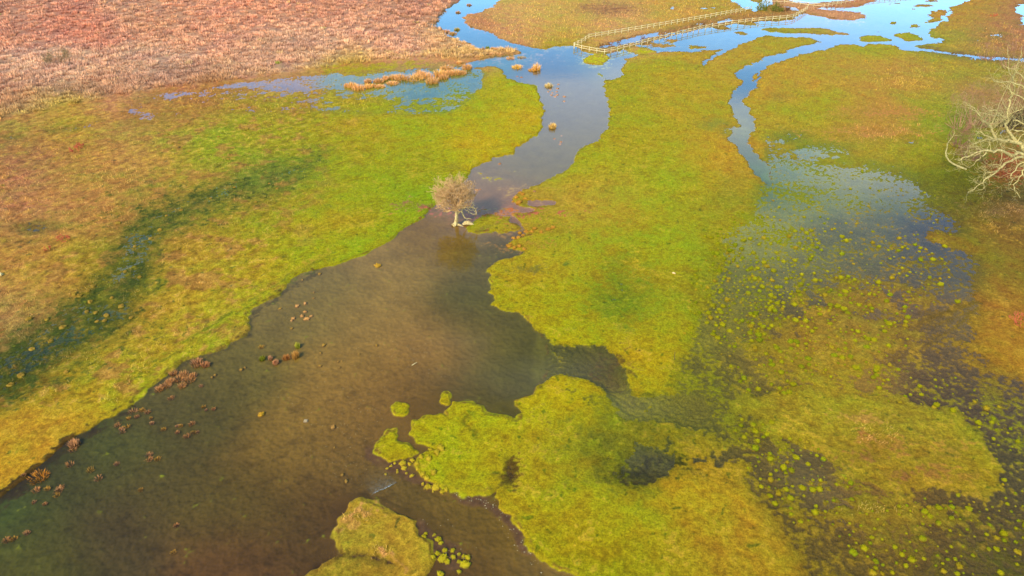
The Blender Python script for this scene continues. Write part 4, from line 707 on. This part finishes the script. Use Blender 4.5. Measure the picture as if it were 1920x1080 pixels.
# big lichen-covered oak leaning in from the right edge
def oak():
    random.seed(5); root = empty('oak_tree'); tag(root, 'big bare tree with crooked pale lichen-covered limbs reaching in from the right edge', 'tree')
    Y0 = 80.0; bx, by = map(float, p2w(1992, 440)); B = Vector((bx, by, 0)); Y0 = by
    limbs = [
     ([(1975,300,.0),(1940,290,0),(1917,276,0),(1906,267,0),(1890,264,-.4),(1875,262,-.8)], .42, .26),
     ([(1875,262,-.8),(1864,253,-1),(1859,240,-1),(1848,229,-1.5),(1838,220,-1.7),(1832,211,-2),(1818,197,-2.3)], .22, .05),([(1832,211,-2),(1824,206,-2.3),(1817,203,-2.6)], .09, .03),
     ([(1875,262,-.8),(1854,257,-1.5),(1845,254,-1.8),(1839,247,-2),(1829,246,-2.2)], .15, .04),([(1875,262,-.8),(1862,264,-1.6),(1850,261,-2),(1836,266,-2.5),(1825,270,-2.8),(1815,274,-3)], .13, .03),
     ([(1985,330,0),(1945,300,-.5),(1917,289,-1),(1906,289,-1.4),(1889,288,-1.8),(1870,281,-2.4),(1858,283,-2.8),(1840,283,-3.2),(1821,291,-3.6),(1812,296,-3.8),(1804,296,-4),(1801,301,-4.2),(1790,299,-4.4)], .30, .035),
     ([(1856,283,-2.8),(1848,288,-3.2),(1839,292,-3.4),(1830,302,-3.7),(1823,310,-4)], .11, .03),([(1840,283,-3.2),(1831,279,-3.3),(1825,277,-3.4),(1826,268,-3.5)], .07, .03),([(1840,283,-3.2),(1830,290,-3.4),(1823,288,-3.5),(1812,284,-3.7)], .08, .02),
     ([(1804,296,-4),(1798,304,-4.2),(1803,308,-4.3)], .04, .02),
     ([(1985,330,0),(1940,302,-1),(1916,294,-1.5),(1902,297,-2),(1886,305,-2.6),(1876,314,-3),(1862,327,-3.5),(1845,337,-4),(1839,344,-4.2),(1828,354,-4.6),(1815,360,-5)], .26, .03),
     ([(1872,319,-3.1),(1862,323,-3.4),(1854,324,-3.6),(1845,329,-3.9)], .08, .03),([(1877,312,-3),(1864,308,-3.3),(1851,307,-3.6)], .07, .02),([(1843,340,-4),(1845,347,-4.2),(1843,355,-4.4)], .06, .02),([(1839,344,-4.2),(1832,344,-4.3),(1825,340,-4.4)], .05, .02),([(1862,327,-3.5),(1848,333,-3.8),(1843,330,-4)], .05, .02),([(1876,314,-3),(1880,300,-3),(1890,296,-3)], .05, .02),
     ([(1950,300,-.8),(1928,298,-1.2),(1917,305,-1.7),(1906,314,-2.2),(1897,325,-2.8),(1894,333,-3),(1894,347,-3.2)], .17, .03),([(1935,300,-1),(1920,310,-2),(1916,321,-2.4),(1911,332,-2.8),(1900,346,-3.2),(1902,355,-3.4),(1908,363,-3.5),(1913,371,-3.6)], .17, .03),([(1916,321,-2.4),(1924,336,-2.6),(1930,350,-2.8)], .08, .03),
     ([(1906,267,0),(1900,259,0),(1891,247,.2),(1886,237,.4),(1889,229,.5),(1889,220,.6),(1889,208,.8),(1895,191,1),(1897,181,1),(1894,168,1.2),(1895,153,1.2),(1894,139,1.4),(1891,115,1.6),(1889,91,1.8)], .24, .03),
     ([(1897,181,1),(1902,170,.8),(1899,156,.7),(1903,137,.5),(1911,112,.3),(1916,88,0)], .12, .03),([(1889,208,.8),(1884,199,.6),(1880,191,.4)], .09, .04),([(1894,169,1.2),(1884,159,1.4),(1878,150,1.6)], .06, .02),
     ([(1975,220,.5),(1940,178,.3),(1920,165,0),(1906,158,0),(1886,153,-.4),(1870,153,-.8),(1862,150,-1)], .15, .04),([(1960,190,0),(1920,147,0),(1906,136,0),(1892,128,.2),(1880,120,.4)], .11, .03),([(1950,210,0),(1918,184,0),(1902,177,.2),(1894,172,.4)], .12, .04),
     ([(1889,222,.6),(1894,213,.3),(1904,209,0),(1913,206,-.2),(1916,199,-.3)], .09, .04),([(1880,219,-.6),(1873,213,-.9),(1866,206,-1.1),(1850,204,-1.4),(1842,199,-1.6)], .09, .05),([(1890,228,.4),(1886,222,.2),(1869,216,-.4),(1852,214,-.8),(1836,211,-1.2)], .11, .04),([(1890,230,.4),(1880,224,0),(1864,225,-.5)], .08, .03),
     ([(1975,260,.8),(1940,240,.6),(1918,232,.5),(1900,225,.5)], .2, .08),([(1970,270,0),(1935,255,-.5),(1915,245,-.8),(1898,243,-1)], .18, .05),([(1906,267,0),(1912,258,-.3),(1918,252,-.5),(1930,250,-.5)], .1, .04),([(1885,264,-.5),(1884,272,-.8),(1877,281,-1.2)], .07, .03)]
    t = Tubes(); joint = p2wY(1978, 300, Y0); t.add([B+Vector((0, 0, -.3)), B+Vector((0, 0, .6)), B.lerp(joint, .35)+Vector((.3, 0, 0)), B.lerp(joint, .75)+Vector((.1, .2, 0)), joint, p2wY(1972, 220, Y0+.5), p2wY(1955, 150, Y0+1), p2wY(1962, 80, Y0+1.2)], [.85, .62, .5, .42, .32, .2, .12, .04], 12)
    t.obj('trunk', M_lichen, root)
    br = Tubes(); tw = Tubes()
    for pts, r0, r1 in limbs:
        V = [p2wY(x, y, Y0+dy) for x, y, dy in pts]; W2 = []; 
        for i in range(len(V)-1):
            W2.append(V[i]); W2.append((V[i]+V[i+1])/2+rv(.11))
        W2.append(V[-1]); n = len(W2); rr = [.74*(r0+(r1-r0)*i/(n-1))*random.uniform(.88, 1.12) for i in range(n)]
        br.add(W2, rr, 7)
        for i in range(1, n):
            if random.random() < .8:
                d = (W2[i]-W2[i-1]).normalized(); grow(tw, W2[i], (d*.5+rv(.6)+Vector((-.1, 0, .15))), random.uniform(.6, 1.5), max(.02, rr[i]*.35), 2, .35, 2, .7, .04, 4, None, .011)
    for k in range(26):   # limbs on the far side of the trunk, out of the photo
        st = B.lerp(joint, random.uniform(.7, 1)); a = random.uniform(-1.2, 1.2); grow(br, st, Vector((math.cos(a), math.sin(a), random.uniform(.1, .9))), random.uniform(2.5, 4.2), .18, 2, .3, 3, .72, .02, 5, None, .02)
    br.obj('limbs', M_lichen, root); tw.obj('twigs', M_lichen, root)
oak()
def fallen():
    random.seed(9); tagit = lambda o: tag(o, 'broken pale branch curving up from the grass left of the big bare tree', 'branch')
    _, Y0 = p2w(1810, 319); Y0 = float(Y0)
    t = Tubes(); tw = Tubes(); pts = [(1811,319,0),(1803,314,.3),(1795,311,.5),(1787,307,.6),(1780,302,.7),(1774,293,.8),(1773,286,.9),(1776,277,1),(1776,269,1.1),(1782,262,1.2),(1787,255,1.3),(1791,248,1.4)]
    V = [p2wY(x, y, Y0+d) for x, y, d in pts]; V[0].z = max(V[0].z, .1); t.add(V, [.17,.16,.15,.13,.12,.11,.10,.08,.06,.05,.04,.02], 7); 
    for i in (4, 5, 6, 7, 8, 9, 10, 10):
        grow(t, V[i], rv(1)+Vector((.3, 0, .6)), random.uniform(1.0, 1.8), .035, 2, .3, 2, .75, .05, 4, None, .01)
    tagit(t.obj('fallen_branch', M_lichen))
fallen()
def shrub(px, py, w, ht, m, label, cat='shrub', name='bare_shrub', stems=14, lvl=3, seed=1, r=.03, split=3, minr=.012, group=None, lean=0, trunk_m=None, up=.05):
    random.seed(seed); x, y = map(float, p2w(px, py)); root = empty(name, (x, y, .05)); tag(root, label, cat, group)
    t = Tubes(); s = Tubes()
    for k in range(stems):
        a = 2*math.pi*k/stems+random.uniform(-.3, .3); e = random.uniform(.5, 1.4); d = Vector((math.cos(a)*math.cos(e)*w/ht*1.2+lean, math.sin(a)*math.cos(e)*w/ht*1.2, math.sin(e)))
        b = Vector((math.cos(a)*w*.12, math.sin(a)*w*.12, -.1)); q = b+d.normalized()*ht*.3; s.add([b, (b+q)/2+rv(.02), q], [r*1.8, r*1.4, r], 5)
        grow(t, q, d, ht*.38, r, lvl, .2, split, .68, up, 4, (Vector((0, 0, ht*.5)), Vector((w/2, w/2, ht*.54))), minr)
    s.obj('stems', trunk_m or m, root); t.obj('crown', m, root); return root
M_grey = plain_mat('grey_twigs', (150,132,108), .9, 3, .2, 0); M_coral = plain_mat('coral_twigs', (220,105,88), .9, 3, .2, 0, (235,130,108)); M_red = plain_mat('red_twigs', (175,88,66), .9, 3, .3, 0, (195,120,85)); M_purple = plain_mat('purple_twigs', (150,110,105), .9, 3, .25, 0); M_gorse = plain_mat('dull_green_twigs', (110,125,45), .9, 3, .3, 0, (145,150,60)); M_brown = plain_mat('brown_twigs', (140,100,70), .9, 3, .3, 0)
M_pink = plain_mat('pinkish_twigs', (178,135,125), .9, 3, .2, 0)
shrub(112, 121, 6.2, 3.6, M_grey, 'round grey-green bare bush alone in the pink reed bed', seed=3, stems=26, lvl=3, split=4, minr=.016)
shrub(143, 284, 2.2, 1.0, M_coral, 'coral red bush in the rough grass at upper left', seed=4, lvl=3, minr=.02); shrub(150, 276, 1.6, .8, M_coral, 'smaller coral red bush just behind the upper left one', seed=44, lvl=3, minr=.02)
shrub(120, 452, 1.9, .9, M_coral, 'coral red bush right of a dark pool in the left meadow', seed=5, lvl=3, minr=.018); shrub(91, 469, 1.1, .8, M_coral, 'tiny coral red bush left of the larger one in the left meadow', seed=6, lvl=2, minr=.018)
shrub(1912, 608, 2.6, 1.2, M_coral, 'red brown bush on the right edge beside flooded grass', seed=7, stems=22, lvl=3, minr=.014)
shrub(1862, 31, 2.2, 1.1, M_coral, 'small red bush in the far right meadow', seed=8, lvl=2, minr=.03)
for i, (px, py, w, ht, lb) in enumerate([(1440,16,7,2.6,'largest dull green gorse bush between the fences'),(1456,22,4,1.6,'small green gorse bush in front of the largest one between the fences'),(1428,20,4,1.6,'green brown gorse bush left of the largest one between the fences'),(1470,20,4,1.4,'brown bush right of the gorse between the fences')]):
    shrub(px, py, w, ht, M_gorse if i < 3 else M_brown, lb, seed=60+i, stems=24, lvl=3, minr=.03, name='gorse_bush')
for i, (px, py, w) in enumerate([(1145,84,1.4),(1160,80,1.2),(1127,86,1.6),(1300,50,1.6),(1320,46,1.6),(1205,72,1.2)]):
    shrub(px, py, w, .8, M_brown, 'low dark scrub tuft among the puddles inside the fence corner' if px < 1210 else 'low dark scrub tuft inside the fence near its middle', seed=80+i, stems=10, lvl=2, minr=.03, name='scrub_tuft', group='scrub tufts inside the fence')
random.seed(77)
bir = [(1856,240,5,9.5,M_pink,'slender birch with one pale stem, foremost of the thicket'),(1800,243,7,7.5,M_pink,'faint pinkish twiggy bush at the left end of the thicket'),(1828,238,8,8.5,M_pink,'pinkish twiggy tree in the left half of the thicket'),(1880,238,7,11,M_pink,'pinkish twiggy birch behind the big bare tree limbs'),(1905,232,6,13,M_pink,'tall pinkish birch at the right edge of the thicket'),(1815,300,4.5,2.6,M_purple,'low purple grey bramble below the thicket'),(1795,275,4,3.4,M_purple,'thin purple bush by the curved broken branch'),(1925,240,7,14,M_pink,'tall birch mostly outside the right edge'),(1890,130,5,5,M_pink,'faint twiggy bush beside the far brook'),(1905,95,6,6,M_pink,'twiggy pink tree on the far right edge beyond the brook'),(1850,112,5,4,M_pink,'low faint pink bush across the far brook')]
for i, (px, py, w, ht, m, lb) in enumerate(bir):
    rt = shrub(px, py, w, ht, m, lb, 'tree' if ht > 6 else 'shrub', 'birch_tree' if ht > 6 else 'bare_shrub', 24 if ht > 6 else 24, 3, 120+i, .028, 4, .0085, trunk_m=M_lichen if ht > 9 else None)
    if ht > 9:
        st = Tubes(); z = 0; pts = []
        for k in range(9): pts.append(Vector((math.sin(k*1.3+i)*.14, math.cos(k*1.1)*.1, ht*k/8)))
        st.add(pts, [.13-.014*k for k in range(9)], 6); st.obj('trunk', M_lichen, rt)
for i, (px, py, w, ht) in enumerate([(1897,245,3.2,3.4),(1910,238,3,3.6),(1885,240,2.6,2.6)]):
    shrub(px, py, w, ht, M_darkbark, ['dark tangled holly-like bush at the foot of the birches','dark bush at the right edge below the tall birch','smaller dark bush left of the tangled one'][i], seed=150+i, stems=20, lvl=3, minr=.03, name='dark_bush')
shrub(1888, 330, 7, 1.3, M_red, 'wide mound of rust red bracken under the big bare tree', seed=170, stems=44, lvl=2, split=3, minr=.02, name='bracken_mound'); shrub(1865, 312, 6, 1.2, plain_mat('dull_bracken', (135,85,60), .9, 3, .3, 0), 'duller brown red bracken behind the rust red mound', seed=171, stems=40, lvl=3, minr=.02, name='bracken_mound')

# ------------------------------------------------------------------ fences
def box(V, F, c, ax, ay, az, hx, hy, hz):
    b = len(V)
    for sx, sy, sz in ((-1,-1,-1),(1,-1,-1),(1,1,-1),(-1,1,-1),(-1,-1,1),(1,-1,1),(1,1,1),(-1,1,1)): V.append(tuple(c+ax*hx*sx+ay*hy*sy+az*hz*sz))
    F += [(b, b+3, b+2, b+1), (b+4, b+5, b+6, b+7), (b, b+1, b+5, b+4), (b+1, b+2, b+6, b+5), (b+2, b+3, b+7, b+6), (b+3, b, b+4, b+7)]
def fence(pp, label, spacing=2.2, hgt=1.25):
    P = [Vector((*map(float, p2w(x, y)), 0)) for x, y in pp]; root = empty('paddock_fence', P[0]); tag(root, label, 'fence', 'pale post and rail fences'); O = P[0]; up = Vector((0, 0, 1)); first = True
    pmesh = None
    for a, b in zip(P[:-1], P[1:]):
        d = b-a; L_ = d.length; n = max(1, round(L_/spacing)); d.normalize(); s = up.cross(d)
        for k in range(0 if first else 1, n+1):
            q = a+d*(L_*k/n)-O; V, F = [], []; hz = (hgt+.1+random.uniform(-.02, .03)+.4)/2; tilt = (up+Vector((random.gauss(0, .012), random.gauss(0, .012), 0))).normalized()
            box(V, F, q+tilt*(hz-.4), d, s, tilt, .05, .065, hz); box(V, F, q+tilt*(2*hz-.4+.012), d, s, tilt, .062, .075, .012)
            mesh_obj('post', np_mesh('post', np.array(V), np.array(F), M_fence, smooth=False), root)
        first = False
        for zz in (hgt-.05, hgt-.55):
            V, F = [], []
            for k in range(n):
                q0 = a+d*(L_*k/n); q1 = a+d*(L_*(k+1)/n); c = (q0+q1)/2-O+up*(zz+random.uniform(-.015, .015))-s*.085
                box(V, F, c, d, s, up, (q1-q0).length/2-.003, .018, .06)
            mesh_obj('rail', np_mesh('rail', np.array(V), np.array(F), M_fence, smooth=False), root)
fence([(1076,90),(1090,83),(1104,73.5),(1140,67.5),(1214,55),(1332,34.5),(1397,22.5),(1408,20.5)], 'far pale post and rail fence running from the river corner behind the wet track')
fence([(1423,14),(1432,10.5),(1442,6.5),(1470,7),(1500,10.5),(1515,13),(1525,14),(1544,16),(1560,12),(1585,7.5),(1610,3),(1640,-1.5),(1720,-9),(1850,-20)], 'farthest pale rail fence crossing the causeway and mirrored in blue water')
fence([(1076.6,91.5),(1090,95),(1104.5,98),(1133,102.5),(1157.5,96.7),(1214,82),(1310,58),(1371,48),(1409,43),(1448,39.5),(1474,37.5),(1486,35.5),(1497,29.5),(1505,25),(1513,19)], 'near pale post and rail fence standing along the flooded pasture edge')

# ------------------------------------------------------------------ foam flecks, riffle, stick
def flecks(spec):
    V, F, n = [], [], 0
    for (x0, y0, x1, y1, w, cnt, smin, smax) in spec:
        for _ in range(cnt):
            t = random.random(); px = x0+(x1-x0)*t+random.gauss(0, w); py = y0+(y1-y0)*t+random.gauss(0, w*.5); x, y = map(float, p2w(px, py)); s = random.uniform(smin, smax)
            k = 6; ph = random.uniform(0, 1); el_ = random.uniform(1, 1.8); V.append((x, y, .03)); 
            for j in range(k): a = 2*math.pi*j/k+ph; V.append((x+math.cos(a)*s*el_, y+math.sin(a)*s, .006))
            F += [(n, n+1+j, n+1+(j+1) % k) for j in range(k)]; n += k+1
    return np_mesh('foam_flecks', np.array(V), np.array(F), M_foam)
random.seed(4)
tag(mesh_obj('foam_flecks', flecks([(780,500,660,740,40,110,.01,.02),(720,560,800,700,45,90,.01,.022),(580,720,690,900,50,70,.01,.022),(850,925,930,945,8,34,.015,.04),(930,950,1010,1070,9,34,.015,.04),(800,960,860,1060,25,16,.01,.03),(690,740,660,800,25,24,.012,.025),(1640,930,1900,1000,60,20,.01,.02)])), kind='stuff')
st = Tubes(); a = Vector((*map(float, p2w(772, 685.5)), .03)); b = Vector((*map(float, p2w(782, 680)), .06)); st.add([a, (a+b)/2+Vector((.03, .02, .03)), b], [.03, .04, .02], 6)
tag(st.obj('floating_stick', M_stonew), 'short pale stick floating in the brown water', 'stick')
st = Tubes(); a = Vector((*map(float, p2w(1264, 676)), .1)); st.add([a, a+Vector((-.02, .05, .5)), a+Vector((-.05, .08, 1.0))], [.03, .028, .02], 6)
tag(st.obj('thin_stake', M_darkbark), 'thin dark stake standing alone at the wet edge of the green meadow', 'stake')
# riffle: a low standing wave of water across the shallow ford
def riffle():
    V, F, C = [], [], []; P0 = np.array(p2w(697, 931)); P1 = np.array(p2w(744, 904)); n = 90; m = 34; dr = (P1-P0)/np.linalg.norm(P1-P0); nr_ = np.array([dr[1], -dr[0]]); nr_ = nr_ if nr_[1] < 0 else -nr_; LL = np.linalg.norm(P1-P0)
    u = np.linspace(0, 1, n); v = np.linspace(0, 1, m); U, Vv = np.meshgrid(u, v, indexing='ij'); wob = .10*fbm(U*LL, 0*U, .9, 3, 61)
    S = U*LL; T = wob-Vv*(-2.6)          # upstream side
    x = P0[0]+dr[0]*S-nr_[0]*T; y = P0[1]+dr[1]*S-nr_[1]*T
    amp = np.sin(np.pi*U)**.5; z = .012+amp*(.09*np.exp(-(Vv/.05)**2)+.02*fbm(x*1.0, y, .35, 3, 62)*np.exp(-Vv*2.2))*(1-Vv)-.02*(Vv > .97)
    return x, y, z, amp, Vv
x, y, z, amp, Vv = riffle(); n, m = x.shape; idx = np.arange(n*m).reshape(n, m); F = np.stack([idx[:-1, :-1], idx[1:, :-1], idx[1:, 1:], idx[:-1, 1:]], -1).reshape(-1, 4)
mw = bpy.data.materials.new('riffle_water'); mw.use_nodes = True; t = mw.node_tree; t.nodes.clear()
o_ = N(t, 'ShaderNodeOutputMaterial'); ms = N(t, 'ShaderNodeMixShader'); tr = N(t, 'ShaderNodeBsdfTransparent'); gl = N(t, 'ShaderNodeBsdfPrincipled'); gl.inputs['Base Color'].default_value = (.34, .36, .30, 1); gl.inputs['Roughness'].default_value = .2
at = N(t, 'ShaderNodeAttribute', attribute_name='tint'); nz_ = N(t, 'ShaderNodeTexNoise'); nz_.inputs['Scale'].default_value = 5; nz_.inputs['Detail'].default_value = 5; tcn = N(t, 'ShaderNodeTexCoord'); mm = N(t, 'ShaderNodeMath', operation='MULTIPLY'); rr_ = N(t, 'ShaderNodeMapRange'); rr_.inputs['From Min'].default_value = .35; rr_.inputs['From Max'].default_value = .65
t.links.new(tcn.outputs['Object'], nz_.inputs['Vector']); t.links.new(nz_.outputs['Fac'], rr_.inputs['Value']); t.links.new(rr_.outputs[0], mm.inputs[0]); t.links.new(at.outputs['Color'], mm.inputs[1]); t.links.new(mm.outputs[0], ms.inputs['Fac']); t.links.new(tr.outputs[0], ms.inputs[1]); t.links.new(gl.outputs[0], ms.inputs[2]); t.links.new(ms.outputs[0], o_.inputs['Surface'])
fo = np.clip(amp*(.7*np.exp(-(Vv/.035)**2)+.26*np.exp(-Vv*2.2))*(1-Vv)**.5, 0, 1)
tag(mesh_obj('riffle', np_mesh('riffle', np.stack([x, y, z], -1).reshape(-1, 3), F, mw, np.repeat(fo.reshape(-1, 1), 3, 1))), kind='stuff')
